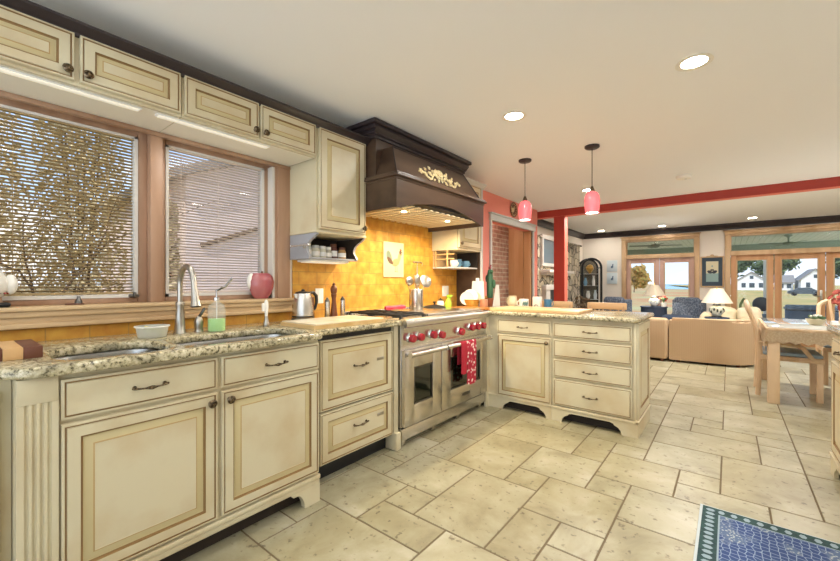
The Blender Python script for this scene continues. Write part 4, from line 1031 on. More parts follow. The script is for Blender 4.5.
# corner behind the range end
M['basket'] = pm('amber_wicker', '#cf9a3c', .6, bump=(90, .6, (1, 1, 1)))
t = thing('basket', 'woven amber basket in the corner between range and peninsula', 'basket', (.33, 3.58, CZ)); px, py = .30, 3.66
b = B(); b.rev([(.065, 0), (.068, .004), (.082, .085), (.084, .09), (.079, .09), (.064, .008), (0, .007)], (px, py, z), n=24, cap=False)
for k in range(4): b.tube([(px + (.069 + .0045 * k) * math.cos(a), py + (.069 + .0045 * k) * math.sin(a), z + .015 + k * .024) for a in [i * PI / 12 for i in range(24)]], .004, 6, closed=True)
obj('basket_body', b, 'basket', t)
for k, (dx, dy, h, r) in enumerate(((-.03, -.045, .175, .075), (-.01, -.005, .20, .08), (.012, .035, .175, .075))):
    o_l = ['cream paper plate standing in the basket nearest the range', 'tallest cream paper plate standing in the middle of the basket', 'cream paper plate standing in the basket nearest the peninsula'][k]
    t = thing('paper_plate', o_l, 'plate', (px + dx, py + dy, z + .01), group='paper plates in the basket')
    b = B(); b.rev([(0, 0), (r * .7, .002), (r, .009), (r, .011), (r * .68, .005), (0, .003)], (px + dx, py + dy, z + h - r), (.45, -.85, .2), 28, cap=False); obj('plate', b, ['blush', 'paper', 'cream'][k], t)
M['coffee_pink'] = pm('pink_tin', '#c98a6a', .4)
t = thing('tin', 'small rose-brown tin beside the amber basket', 'tin', (.42, 3.66, CZ))
b = B(); b.rev([(.04, 0), (.042, .003), (.042, .09), (.038, .094), (0, .094)], (.43, 3.70, z), n=20); obj('tin', b, 'coffee_pink', t)
t = thing('paper_bag', 'plain white paper packet standing behind the basket', 'packet', (.3, 3.78, CZ))
b = B(); b.hexa([(.23, 3.755, z), (.39, 3.755, z), (.39, 3.80, z), (.23, 3.80, z), (.24, 3.775, z + .29), (.38, 3.775, z + .29), (.38, 3.782, z + .29), (.24, 3.782, z + .29)]); b.box(.285, .325, 3.77, 3.79, z + .285, z + .325, bev=.006); obj('packet', b, 'paper', t)
M['leaf'] = pm('cactus_green', '#3f6a4a', .6); M['terracotta'] = pm('terracotta', '#a8603f', .8)
t = thing('potted_cactus', 'tall green potted cactus behind the white packet by the coral wall', 'plant', (.38, 4.02, CZ)); px, py = .325, 4.03
b = B(); b.rev([(.04, 0), (.05, .08), (.054, .08), (.054, .095), (.045, .095), (0, .09)], (px, py, z), n=20); obj('pot', b, 'terracotta', t)
b = B()
b.rev([(.028, .09), (.036, .13), (.038, .25), (.034, .36), (.022, .42), (.0, .435)], (px, py, z), n=12); b.ball((px + .05, py, z + .26), .03, 12, 8, sc=(.7, .7, 1.7)); b.ball((px - .045, py + .01, z + .32), .026, 12, 8, sc=(.7, .7, 1.7)); b.ball((px + .035, py - .03, z + .40), .022, 10, 8)
obj('cactus', b, 'leaf', t)
M['cactus_flower'] = pm('cactus_flower', '#a65c60', .6)
b = B(); b.ball((px, py, z + .445), .018, 10, 8); b.ball((px + .02, py - .02, z + .47), .013, 10, 8); obj('flower', b, 'cactus_flower', t)
t = thing('picture_easel', 'small white tapered board leaning by the cactus', 'frame', (.43, 4.0, CZ))
b = B(); b.hexa([(.40, 3.95, z), (.49, 3.95, z), (.49, 3.965, z), (.40, 3.965, z), (.42, 3.995, z + .25), (.455, 3.995, z + .25), (.455, 4.005, z + .25), (.42, 4.005, z + .25)]); obj('board', b, 'lightgrey', t)
M['lime'] = pm('lime_plastic', '#a7cf3f', .35)
t = thing('spray_bottle', 'lime green spray bottle at the back of the range', 'spray bottle', (.2, 3.42, CZ)); px, py, zz = .17, 3.40, CZ + .001
b = B(); b.rev([(.036, 0), (.038, .005), (.036, .06), (.02, .095), (.013, .105), (.013, .115)], (px, py, zz), n=20); obj('bottle', b, 'lime', t)
b = B(); b.box(px - .014, px + .04, py - .012, py + .012, zz + .115, zz + .145, bev=.005); b.box(px + .02, px + .028, py - .006, py + .006, zz + .085, zz + .118, bev=.002); b.cyl((px + .04, py, zz + .135), (px + .055, py, zz + .135), .006, n=8); obj('trigger_head', b, 'lime', t)
t = thing('sugar_pot', 'small white pot with dark lid on the corner counter beside the spray bottle', 'pot', (.12, 3.345, CZ)); px, py = .09, 3.37
b = B(); b.rev([(.028, 0), (.04, .02), (.042, .05), (.034, .075), (.03, .08)], (px, py, zz), n=20); obj('pot_body', b, 'white', t)
b = B(); b.rev([(.032, .0805), (.02, .095), (.006, .1), (.008, .11), (0, .114)], (px, py, zz), n=16); obj('lid', b, 'steel_dk', t)
t = thing('skillet_lid', 'flat black pan lid lying at the back right of the range', 'pan lid', (.15, 3.12, .943)); px, py = .18, 3.14
b = B(); b.rev([(.11, 0), (.112, .004), (.09, .016), (.03, .028), (0, .03)], (px, py, .9435), n=28); obj('lid', b, 'iron', t)
b = B(); b.rev([(.008, .029), (.008, .045), (.018, .05), (.016, .06), (0, .062)], (px, py, .9435), n=14); obj('lid_knob', b, 'black', t)

# bar stools on the living-room side, only their top rails show
t = thing('bar_stool', 'wooden bar stool behind the peninsula, left of the two', 'bar stool', (.89, 4.48, 0))
def stool(x, y):
    b = B(); b.box(x - .19, x + .19, y - .19, y + .17, .62, .65, bev=.012); obj('seat', b, 'oak', t)
    for sx in (-1, 1):
        b = B(); b.tube([(x + sx * .17, y + .16, 0), (x + sx * .16, y + .155, .62), (x + sx * .17, y + .20, .95)], [.018, .018, .014], 8); obj('leg', b, 'oak', t)
        b = B(); b.tube([(x + sx * .17, y - .17, 0), (x + sx * .155, y - .155, .62)], .018, 8); obj('leg', b, 'oak', t)
    b = B(); b.box(x - .20, x + .20, y + .185, y + .212, .90, .975, bev=.01); obj('top_rail', b, 'wood_lt', t)
    b = B()
    for k in range(4): b.cyl((x - .12 + .08 * k, y + .155, .65), (x - .12 + .08 * k, y + .195, .90), .008, n=8)
    obj('spindle', b, 'oak', t)
    b = B(); b.cyl((x - .165, y - .165, .25), (x + .165, y - .165, .25), .011); obj('footrest', b, 'oak', t)
stool(.89, 4.40)
dup(t, (.89 + .56, 4.48, 0), 0, 'wooden bar stool behind the peninsula, right of the two')

# ------------------------------------------------------------------ RIGHT-HAND BUFFET, RUG
t = thing('base_cabinet', 'cream buffet cabinet with granite top at the right photo edge', 'cabinet', (3.35, 2.3, 0))
b = B(); b.box(3.02, 3.62, 1.0, 3.52, .115, .885); obj('body', b, CM, t)
F = FXn(3.02, 3.51, 0)
for k in range(4):
    u0 = .012 + k * .56
    add_drawer(t, F, u0, .722, .535, .128, pw=.1)
    add_door(t, F, u0, .14, .535, .565, (.035 if k % 2 else .50, .50), fr=.06)
b = B(); b.prism(plinth_poly(2.50, .112, .10, .085), FXn(3.02, 3.52, 0), 0, .02); b.box(2.994, 3.02, 1.0, 3.524, .108, .128, bev=.004); b.box(3.02, 3.6, 3.50, 3.538, 0, .112); obj('base_board', b, 'cream', t)
b = B(); b.box(2.985, 3.66, .98, 3.545, .885, .925, bev=.01); obj('top', b, 'granite', t)
M['newsprint'] = stripe_mat('newsprint', '#efece4', '#a9a59c', 'X', 90)
t = thing('newspaper', 'folded newspaper on the buffet counter at the right photo edge', 'newspaper', (3.18, 3.3, .9255))
b = B(); b.box(3.03, 3.30, 2.95, 3.32, .926, .936, bev=.003, rot=Matrix.Rotation(.06, 3, 'Z')); obj('paper', b, 'newsprint', t)
M['petal'] = pm('dried_red_petal', '#9b3a34', .8, var=('#c9685a', 20, (1, 1, 1), .4, .6)); M['vase'] = pm('vase_glaze', '#e5ddd0', .3)
t = thing('flower_arrangement', 'red dried flower bouquet in a pale vase on the buffet at the right edge', 'flowers', (3.075, 3.45, .9255))
px, py = 3.075, 3.45
b = B(); b.rev([(.035, 0), (.05, .02), (.05, .05), (.03, .08), (.035, .09)], (px, py, .9255), n=20); obj('vase', b, 'vase', t)
b = B(); random.seed(3)
for k in range(90):
    a, el, r = random.random() * 2 * PI, random.random() * 1.9 - .45, .095 * random.random() ** .33
    c = Vector((px + r * math.cos(a) * math.cos(el), py + r * math.sin(a) * math.cos(el), 1.065 + r * math.sin(el)))
    b.rev([(0, 0), (.016, .006), (.013, .012), (0, .008)], c, (c - Vector((px, py, 1.04))).normalized(), 6)
obj('flowers', b, 'petal', t)

RX0, RX1, RYa, RYb = 2.38, 2.975, 1.35, 2.565
t = thing('rug', 'blue patterned rug with dark green border at the bottom right', 'rug', ((RX0 + RX1) / 2, (RYa + RYb) / 2, 0))
M['rug_edge'] = pm('rug_edge', '#b9c4c8', .95); M['rug_border'] = pm('rug_border', '#263d42', .95, var=('#2f4d4b', 60, (1, 1, 1), .4, .6)); M['rug_motif'] = pm('rug_motif', '#8fa2ac', .95)
m, tt, bb = base_mat('rug_field')
tcn = tt.nodes.new('ShaderNodeTexCoord'); vo = tt.nodes.new('ShaderNodeTexVoronoi'); vo.feature = 'DISTANCE_TO_EDGE'; vo.inputs['Scale'].default_value = 36; vo.inputs['Randomness'].default_value = .45
nn = tt.nodes.new('ShaderNodeTexNoise'); nn.inputs['Scale'].default_value = 7; nn.inputs['Detail'].default_value = 1
n3 = tt.nodes.new('ShaderNodeTexVoronoi'); n3.inputs['Scale'].default_value = 75
for q in (vo, nn, n3): tt.links.new(tcn.outputs['Object'], q.inputs['Vector'])
r1 = ramp_node(tt, [(.04, '#8c9db4'), (.07, '#33497a'), (1, '#2a4170')]); tt.links.new(vo.outputs['Distance'], r1.inputs[0])
r3 = ramp_node(tt, [(.2, '#b0b8b8'), (.45, '#56698a')]); tt.links.new(n3.outputs['Distance'], r3.inputs[0])
r2 = tt.nodes.new('ShaderNodeValToRGB'); r2.color_ramp.elements[0].position = .53; r2.color_ramp.elements[1].position = .62; tt.links.new(nn.outputs[0], r2.inputs[0])
x_ = tt.nodes.new('ShaderNodeMixRGB'); tt.links.new(r2.outputs[0], x_.inputs[0]); tt.links.new(r1.outputs[0], x_.inputs[1]); tt.links.new(r3.outputs[0], x_.inputs[2]); tt.links.new(x_.outputs[0], bb.inputs['Base Color']); bb.inputs['Roughness'].default_value = .95
M['rug_field'] = m
b = B(); b.box(RX0, RX1, RYa, RYb, .0005, .006, bev=.002); obj('edge_binding', b, 'rug_edge', t)
b = B(); b.box(RX0 + .012, RX1 - .012, RYa + .012, RYb - .010, .004, .0075); rug_b = b
b = B(); b.box(RX0 + .078, RX1 - .078, RYa + .078, RYb - .075, .005, .0083); obj('inner_line', b, 'rug_motif', t)
b = B(); b.box(RX0 + .085, RX1 - .085, RYa + .085, RYb - .082, .006, .0090); obj('field', b, 'rug_field', t)
b = rug_b
def motif(cx, cy, rx, ry):
    b.prism([(cx + rx * c, cy + ry * s_) for c, s_ in ((1, 0), (.5, .9), (-.5, .9), (-1, 0), (-.5, -.9), (.5, -.9))], lambda u, v, n: (u, v, n), .006, .0079, 1)
y = RYb - .043
while y > RYa + .05: motif(RX0 + .045, y, .020, .014); motif(RX1 - .045, y, .020, .014); y -= .040
x = RX0 + .09
while x < RX1 - .08: motif(x, RYb - .043, .014, .018); motif(x, RYa + .045, .014, .018); x += .05
obj('border', b, ['rug_border', 'rug_motif'], t)

# ------------------------------------------------------------------ CEILING FIXTURES
def can_light(x, y, label, g, on=True, pw=1.0):
    t = thing('recessed_light', label, 'ceiling light', (x, y, HC - .004), group=g)
    b = B(); b.rev([(.062, -.001), (.085, -.001), (.088, -.005), (.062, -.004)], (x, y, HC), n=28, cap=False); obj('trim_ring', b, 'can_trim', t)
    b = B(); b.rev([(.062, -.0015), (.0, -.0015)], (x, y, HC), n=28); obj('diffuser', b, 'can', t)
    lamp('can_lamp', 'AREA', (x, y, HC - .008), CAN * pw, (1, .985, .955), .12, (0, 0, 0), math.radians(170))
vis = [(2.351, 2.592, 'large recessed ceiling light nearest the camera at upper right'), (1.283, 2.616, 'recessed ceiling light in front of the range hood'), (1.067, 5.30, 'recessed ceiling light behind the right pendant lamp, before the red beam'),
       (.19, 9.62, 'recessed ceiling light by the far wall, left of the left French doors'), (1.39, 9.62, 'recessed ceiling light by the far wall, above the left French doors'), (2.84, 9.46, 'recessed ceiling light by the far wall, above the right French doors near the framed print'), (4.1, 9.5, 'recessed ceiling light by the far wall, far right')]
for x, y, lab in vis: can_light(x, y, lab, None, pw=1.2 if y < 6 else .32)
for x, y in ((2.351, .4), (1.283, .45), (2.35, -1.5), (1.28, -1.5), (3.6, 2.5), (3.6, .4), (4.2, 5.0), (3.6, -1.5), (.8, 6.85), (2.0, 6.85), (3.2, 6.85), (4.4, 6.85)):  # unseen lights; those past the beam are added to brighten the living room
    can_light(x, y, 'unseen ceiling light added behind the red beam' if y > 6 else 'recessed ceiling light of the kitchen outside the picture', 'ceiling lights added behind the red beam' if y > 6 else 'ceiling lights outside the picture', pw=.35 if y < 1 else 1.6 if y < 4.5 else 2.6)
t = thing('smoke_detector', 'small white smoke detector on the ceiling', 'smoke detector', (2.10, 5.28, HC - .04))
b = B(); b.rev([(.075, 0), (.075, -.014), (.068, -.03), (.05, -.037), (0, -.038)], (2.10, 5.28, HC), n=28); obj('housing', b, 'can_trim', t)
b = B(); b.rev([(.012, -.0375), (.012, -.041), (0, -.041)], (2.12, 5.27, HC), n=12); obj('test_button', b, 'lightgrey', t)
def pendant(x, y, label):
    t = thing('pendant_lamp', label, 'pendant lamp', (x, y, 1.80), group=None)
    b = B(); b.rev([(.062, 0), (.062, -.014), (.052, -.022), (0, -.024)], (x, y, HC), n=28); obj('canopy', b, 'black_wood', t)
    b = B(); b.cyl((x, y, 2.02), (x, y, HC - .02), .0035, n=8); obj('rod', b, 'black_wood', t)
    b = B(); b.rev([(.008, .05), (.012, .04), (.026, 0), (.026, -.004)], (x, y, 1.995), n=16); obj('cap', b, 'bronze', t)
    b = B(); b.rev([(.024, .19), (.045, .178), (.060, .15), (.066, .11), (.063, .06), (.056, .0), (.053, .0), (.060, .06), (.063, .11), (.057, .148), (.04, .172), (.022, .184)], (x, y, 1.808), n=32, cap=False); obj('glass_shade', b, 'pendant', t)
    b = B(); b.rev([(.051, .008), (0, .008)], (x, y, 1.808), n=24); obj('bulb_lens', b, 'pendant_lit', t)
    lamp('pendant_lamp_light', 'AREA', (x, y, 1.806), 3.0, (1, .8, .65), .09, (0, 0, 0), math.radians(160))
pendant(1.555, 3.62, 'right coral glass pendant lamp over the peninsula'); pendant(.932, 3.62, 'left coral glass pendant lamp over the peninsula')
# wall plate above the hall opening
t = thing('wall_plate', 'round brown patterned plate on the coral wall above the hall opening', 'wall plate', (.01, 5.35, 2.165))
M['plate_brown'] = pm('plate_brown', '#6a4028', .4); M['plate_cream'] = pm('plate_cream', '#d8b98a', .4)
b = B(); b.rev([(.06, .001), (.11, .016), (.112, .02), (.105, .02), (.06, .008), (0, .008)], (0, 5.33, 2.272), (1, 0, 0), 32); obj('plate', b, 'plate_brown', t)
b = B(); flat(b, ell(5.32, 2.265, .05, .032, .4), .008, .0105); flat(b, ell(5.36, 2.30, .016, .03), .008, .0107); flat(b, ell(5.275, 2.29, .018, .035, .5), .008, .0107)
for k in range(14): a = k * PI / 7; flat(b, ell(5.33 + .088 * math.cos(a), 2.272 + .088 * math.sin(a), .012, .008, a, 8), .010, .0175)
obj('plate_design', b, 'plate_cream', t)
# ------------------------------------------------------------------ FAR WALL: French doors
def mullion(x0, x1, z0, z1, y0=FAR - .01, y1=FAR + .1): return (x0, x1, y0, y1, z0, z1)
def french(n, x0, x1, doors, wood, lab):
    TZ0, TZ1, DT = 1.84, 2.14, 1.75
    b = B()
    for q in ((x0 - .075, x0 + .01, 0, FT + .03), (x1 - .01, x1 + .075, 0, FT + .03)): b.box(q[0], q[1], FAR - .028, FAR, q[2], q[3], bev=.004)
    b.box(x0 - .08, x1 + .08, FAR - .035, FAR, FT - .04, FT + .02, bev=.005); b.box(x0 - .10, x1 + .10, FAR - .05, FAR, FT + .02, FT + .04, bev=.004)
    struct('trim_%d' % (8 + 2 * n), b, 'wood_trim')
    b = B()
    b.box(x0, x0 + .015, FAR, FAR + .14, 0, FT); b.box(x1 - .015, x1, FAR, FAR + .14, 0, FT); b.box(x0 + .015, x1 - .015, FAR - .012, FAR + .14, DT, TZ0)
    b.box(x0 + .015, x1 - .015, FAR, FAR + .14, TZ1, FT); b.box(x0 + .015, x0 + .03, FAR + .02, FAR + .1, TZ0, TZ1); b.box(x1 - .03, x1 - .015, FAR + .02, FAR + .1, TZ0, TZ1)
    fr = struct('window_%d' % (2 + n), b, 'wood_trim')
    ROOT[fr.name] = Matrix.Identity(4)
    b = B(); b.box(x0 + .03, x1 - .03, FAR + .055, FAR + .061, TZ0, TZ1); obj('pane', b, 'glass', fr)
    for i, (a, c, kn) in enumerate(doors):
        b = B()
        for q in ((a, a + .09, .0, DT), (c - .09, c, .0, DT), (a + .09, c - .09, 0, .24), (a + .09, c - .09, 1.645, DT)): b.box(q[0], q[1], FAR + .03, FAR + .075, q[2], q[3], bev=.003)
        d = struct('door_%d' % (n * 2 - 1 + i), b, wood)
        ROOT[d.name] = Matrix.Identity(4)
        b = B()
        for q in ((a + .085, a + .105, .235, 1.655), (c - .105, c - .085, .235, 1.655)): b.box(q[0], q[1], FAR + .02, FAR + .03, q[2], q[3])
        for q in ((.235, .25), (1.64, 1.655)): b.box(a + .105, c - .105, FAR + .02, FAR + .03, q[0], q[1])
        obj('glazing_bead', b, 'wood_trim', d)
        b = B(); b.box(a + .09, c - .09, FAR + .05, FAR + .056, .24, 1.655); obj('pane', b, 'glass', d)
        if kn:
            kx = c - .055 if kn > 0 else a + .055
            b = B(); b.box(kx - .018, kx + .018, FAR + .022, FAR + .031, .86, 1.06, bev=.003); b.tube([(kx, FAR + .02, .95), (kx, FAR - .025, .95), (kx - kn * .1, FAR - .03, .95)], .009, 8); obj('door_handle', b, 'nickel', d)
M['pinkwood'] = pm('rosy_door_wood', '#c9a594', .5, var=('#b88f7e', 6, (1, 1, .15), .4, .65))
french(1, W1[0], W1[1], [(.618, 1.278, 0), (1.286, 1.922, 0)], 'pinkwood', '')
french(2, W2[0], W2[1], [(2.53, 3.176, 0), (3.19, 3.875, 1), (3.888, 4.57, 0), (4.58, 5.28, 0)], 'door_wood', '')
# pictures
def picture(x0, x1, z0, z1, fw, fmat, label, cat='picture'):
    t = thing('framed_picture', label, cat, ((x0 + x1) / 2, FAR - .02, z0))
    b = B()
    for q in ((x0, x0 + fw, z0, z1), (x1 - fw, x1, z0, z1), (x0 + fw, x1 - fw, z0, z0 + fw), (x0 + fw, x1 - fw, z1 - fw, z1)): b.box(q[0], q[1], FAR - .032, FAR - .002, q[2], q[3], bev=.004)
    obj('frame', b, fmat, t); return t
M['mat_blue'] = pm('slate_mat_board', '#3b4a57', .8); M['art_sky'] = pm('art_cream', '#d9cfae', .8); M['art_sea'] = pm('art_teal', '#8fa8a5', .8); M['bird'] = pm('bird_dark', '#33343a', .7)
t = picture(2.028, 2.425, 1.10, 1.745, .028, 'wood_trim', 'framed print of dark birds on water in a slate mat, between the French doors')
b = B(); b.box(2.056, 2.397, FAR - .02, FAR - .004, 1.128, 1.717); obj('mat_board', b, 'mat_blue', t)
b = B(); b.box(2.125, 2.33, FAR - .022, FAR - .02, 1.215, 1.64, 0); b.box(2.125, 2.33, FAR - .0225, FAR - .02, 1.215, 1.39, 1)
def flaty(b, pts, d, m=0): b.prism(pts, lambda u, v, n: (u, FAR - n, v), .02, d, m)
for sx in (-1, 1):
    flaty(b, ell(2.227 + sx * .04, 1.42, .045, .03, sx * .5), .0235, 2); flaty(b, ell(2.227 + sx * .014, 1.46, .016, .018), .0236, 2)
flaty(b, ell(2.227, 1.54, .014, .02), .0234, 1)
obj('print', b, ['art_sky', 'art_sea', 'bird'], t)
b = B(); b.box(2.13, 2.32, FAR - .03, FAR - .004, 1.747, 1.757, bev=.003); b.ball((2.227, FAR - .02, 1.765), .018, 10, 8, sc=(2, .6, 1)); obj('top_ornament', b, 'wood_trim', t)
M['tile_white'] = pm('pale_blue_tile', '#d0dce0', .3); M['tile_ink'] = pm('blue_ink', '#4a6680', .5)
for z0, lab in ((1.46, 'upper of two square white art tiles left of the far French doors'), (1.17, 'lower of two square white art tiles left of the far French doors')):
    t = thing('art_tile', lab, 'wall tile', (.32, FAR - .01, z0), group='art tiles by the curio cabinet')
    b = B(); b.box(.205, .43, FAR - .018, FAR - .001, z0, z0 + .27, bev=.004); obj('tile', b, 'tile_white', t)
    b = B(); b.prism(ell(.32, z0 + .12, .03, .02, .3, 12), lambda u, v, n: (u, FAR - n, v), .018, .0192); b.prism(ell(.335, z0 + .16, .014, .03, -.2, 12), lambda u, v, n: (u, FAR - n, v), .018, .0194); b.prism([(.29, z0 + .1), (.35, z0 + .1), (.345, z0 + .085), (.295, z0 + .085)], lambda u, v, n: (u, FAR - n, v), .018, .0192); obj('drawing', b, 'tile_ink', t)

# ------------------------------------------------------------------ FIREPLACE WALL
b = B(); b.box(-.36, -.18, 6.75, 9.25, 0, 2.02); b.box(-.36, -.14, 6.72, 9.28, 2.02, 2.05)
struct('wall_stone', b, 'stone')
M['tv_glass'] = pm('mirror_glass', '#8fa2b0', .2, .5); M['mantel'] = pm('mantel_white', '#cfc8bd', .5)
t = thing('wall_mirror', 'wide dark-framed mirror over the stone fireplace mantel', 'mirror', (-.15, 7.4, 1.42))
b = B(); b.box(-.179, -.13, 6.85, 8.1, 1.50, 1.56, bev=.006); b.box(-.179, -.13, 6.85, 8.1, 2.02 - .02, 2.08, bev=.006); b.box(-.179, -.13, 6.85, 6.91, 1.56, 2.0, bev=.006); b.box(-.179, -.13, 8.04, 8.1, 1.56, 2.0, bev=.006); obj('frame', b, 'mantel', t)
b = B(); b.box(-.178, -.165, 6.91, 8.04, 1.56, 2.0); obj('mirror_glass', b, 'tv_glass', t)
t = thing('mantel_shelf', 'white mantel shelf on the stone fireplace', 'mantel', (-.1, 7.5, 1.37))
b = B(); b.box(-.179, .02, 6.80, 8.2, 1.375, 1.43, bev=.006); b.box(-.179, -.04, 6.84, 8.16, 1.34, 1.375, bev=.006); obj('shelf', b, 'mantel', t)
t = thing('fireplace_insert', 'white fireplace surround in the stone wall, behind the red post', 'fireplace', (-.14, 7.5, 0))
b = B(); b.box(-.179, -.10, 6.95, 7.15, 0, 1.06); b.box(-.179, -.10, 7.85, 8.05, 0, 1.06); b.box(-.179, -.08, 6.9, 8.1, 1.06, 1.16, bev=.006); obj('surround', b, 'mantel', t)
b = B(); b.box(-.179, -.165, 7.15, 7.85, 0, 1.06); obj('firebox', b, 'black', t)
M['twig'] = pm('dried_arrangement', '#6d5a44', .9)
t = thing('dried_arrangement', 'dried flower arrangement by the stone wall, left of the curio cabinet', 'arrangement', (.1, 8.6, 0)); px, py = .06, 8.62
b = B(); b.rev([(.09, 0), (.12, .1), (.13, .3), (.08, .42), (.09, .46)], (px, py, 0), n=20); obj('urn', b, 'mantel', t)
b = B(); random.seed(4)
for k in range(46):
    a, s_ = random.random() * 2 * PI, random.random(); tip = Vector((px + .2 * s_ * math.cos(a), py + .2 * s_ * math.sin(a), .62 + .28 * random.random()))
    b.tube([(px, py, .42), tip * .5 + Vector((px, py, .5)) * .5, tip], .004, 5); b.ball(tuple(tip), .025, 6, 5)
obj('stems', b, 'twig', t)

# ------------------------------------------------------------------ CURIO CABINET (arched, dark, angled in the corner)
t = thing('curio_cabinet', 'black arched glass curio cabinet in the living room corner', 'cabinet', (-.07, 9.66, 0), math.radians(30))
W_, D_, HT = .225, .15, 1.77
M['curio_back'] = pm('grey_olive_back', '#6a6556', .7)
def archpts(r, z, n=14): return [(r * math.cos(PI - PI * i / n), z + r * math.sin(PI - PI * i / n)) for i in range(n + 1)]
b = B(); ou = [(-W_, .0)] + archpts(W_, HT - W_) + [(W_, 0)]
inn = [(-W_ + .035, .45)] + archpts(W_ - .035, HT - W_) + [(W_ - .035, .45)]
b.tube([(x, -D_, z_) for x, z_ in ([(-W_ + .015, .45)] + archpts(W_ - .015, HT - W_) + [(W_ - .015, .45)])], .026, 8); b.box(-W_ + .002, W_ - .002, -D_ - .015, -D_ + .012, .43, .475); obj('door_frame', b, 'iron', t, local=True)
b = B(); b.tube([(x, D_, z_) for x, z_ in ([(-W_ + .015, 0)] + archpts(W_ - .015, HT - W_) + [(W_ - .015, 0)])], .026, 8)
for x in (-W_ + .015, W_ - .015): b.box(x - .015, x + .015, -D_, -D_ + .03, 0, HT - W_); b.box(x - .01, x + .01, -D_, D_, HT - W_ - .01, HT - W_ + .01)
obj('frame', b, 'iron', t, local=True)
b = B(); b.box(-W_, W_, -D_, D_, 0.02, .44); obj('base', b, 'iron', t, local=True)
b = B(); b.prism([(x * .98, z_) for x, z_ in ([(-W_, .45)] + archpts(W_, HT - W_) + [(W_, .45)])], lambda u, v, n: (u, n, v), D_ - .01, D_ - .004); obj('back_panel', b, 'curio_back', t, local=True)
b = B(); b.box(-W_ + .02, W_ - .02, -D_ + .015, D_ - .015, .80, .806); b.box(-W_ + .02, W_ - .02, -D_ + .015, D_ - .015, 1.12, 1.126); b.box(-W_ + .02, W_ - .02, -D_ + .015, D_ - .015, 1.40, 1.406); obj('shelf', b, 'lightgrey', t, local=True)
b = B(); b.prism([(x * .96, z_) for x, z_ in ([(-W_, .46)] + archpts(W_, HT - W_) + [(W_, .46)])], lambda u, v, n: (u, n, v), -D_ + .002, -D_ + .005); obj('door_glass', b, 'glass', t, local=True)
root = ROOT[t.name]
M['brass'] = pm('brass', '#d0a657', .3, .8)
def incur(name, lab, x, zz, prof, mt, cat):
    p = root @ Vector((x, 0, zz)); tt_ = thing(name, lab, cat, p); b = B(); b.rev(prof, p, n=16); obj('body', b, mt, tt_)
incur('mantel_clock', 'gold round ornament at the top of the curio cabinet', 0, 1.4065, [(.03, 0), (.02, .02), (.07, .08), (.09, .13), (.06, .2), (0, .23)], 'brass', 'ornament')
incur('vase', 'tall white vase on the middle shelf of the curio cabinet', .08, 1.1265, [(.03, 0), (.035, .1), (.02, .2), (.03, .24)], 'white', 'vase')
incur('vase', 'blue vase on the middle shelf of the curio cabinet', -.10, 1.1265, [(.03, 0), (.045, .08), (.02, .17), (.03, .19)], 'bluecup', 'vase')
incur('vase', 'white vase on the lower shelf of the curio cabinet', -.04, .8065, [(.03, 0), (.05, .09), (.03, .18), (.035, .2)], 'white', 'vase')
incur('vase', 'pale blue vase on the lower shelf of the curio cabinet', .12, .8065, [(.03, 0), (.04, .1), (.02, .2), (.03, .22)], 'tile_white', 'vase')

# ------------------------------------------------------------------ SOFAS
M['sofa_back'] = stripe_mat('sofa_fabric', '#b89c7a', '#ae906e', 'X', 45); M['sofa_cr'] = pm('cream_cushion', '#e6d9bd', .9, var=('#d8c8a6', 5, (1, 1, 1), .4, .6))
M['navy'] = pm('navy_cloth', '#2f3c50', .9)
def soft(b, x0, x1, y0, y1, z0, z1, bev=.05, m=0, rot=None): b.box(x0, x1, y0, y1, z0, z1, m, bev, 4, rot)
def foot_set(t, pts):
    for x, y in pts: b = B(); b.cyl((x, y, 0), (x, y, .045), .022, .028, 10); obj('foot', b, 'walnut', t)
t = thing('sofa', 'long beige striped sofa with rounded end seen from behind, left of the dining table', 'sofa', (2.3, 7.4, 0))
b = B()
po = [(1.79, 6.93)] + [(2.40, 6.97)] + [(2.40 + .40 * math.sin(a), 7.37 - .40 * math.cos(a)) for a in [PI / 2 * i / 9 for i in range(1, 10)]] + [(2.80, 7.75), (2.66, 7.75)] + [(2.66 - .0, 7.45)] + [(2.40 + .22 * math.sin(a), 7.37 - .2 * math.cos(a)) for a in [PI / 2 * (1 - i / 6) for i in range(7)]] + [(1.79, 7.13)]
b.prism(po, lambda u, v, n: (u, v, n), .035, .66)
bmesh.ops.bevel(b.bm, geom=[e_ for e_ in b.bm.edges if all(abs(v.co.z - .66) < 1e-4 for v in e_.verts)], offset=.035, segments=4, affect='EDGES')
obj('back', b, 'sofa_back', t)
b = B(); b.box(1.86, 2.64, 7.12, 7.72, .05, .30, bev=.02); obj('seat_base', b, 'sofa_back', t)
for x0, x1 in ((1.85, 2.24), (2.25, 2.64)):
    b = B(); soft(b, x0, x1, 7.30, 7.74, .30, .44, .05); obj('seat_cushion', b, 'sofa_cr', t)
    b = B(); soft(b, x0, x1, 7.15, 7.36, .42, .64, .08, rot=Matrix.Rotation(.12, 3, 'X')); obj('back_cushion', b, 'sofa_cr', t)
foot_set(t, ((1.9, 7.0), (2.6, 7.1), (1.9, 7.66), (2.6, 7.66)))
t = thing('sofa', 'beige striped sofa section left of the gap, behind the peninsula end', 'sofa', (1.3, 7.3, 0))
b = B(); b.box(.95, 1.775, 6.88, 7.06, .035, .655, bev=.045, seg=4); obj('back', b, 'sofa_back', t)
b = B(); b.box(1.60, 1.775, 7.06, 7.85, .035, .56, bev=.045, seg=4); obj('arm', b, 'sofa_back', t)
b = B(); b.box(.95, 1.60, 7.06, 7.85, .05, .30, bev=.02); obj('seat_base', b, 'sofa_back', t)
b = B(); soft(b, .96, 1.59, 7.08, 7.86, .30, .45, .05); obj('seat_cushion', b, 'sofa_cr', t)
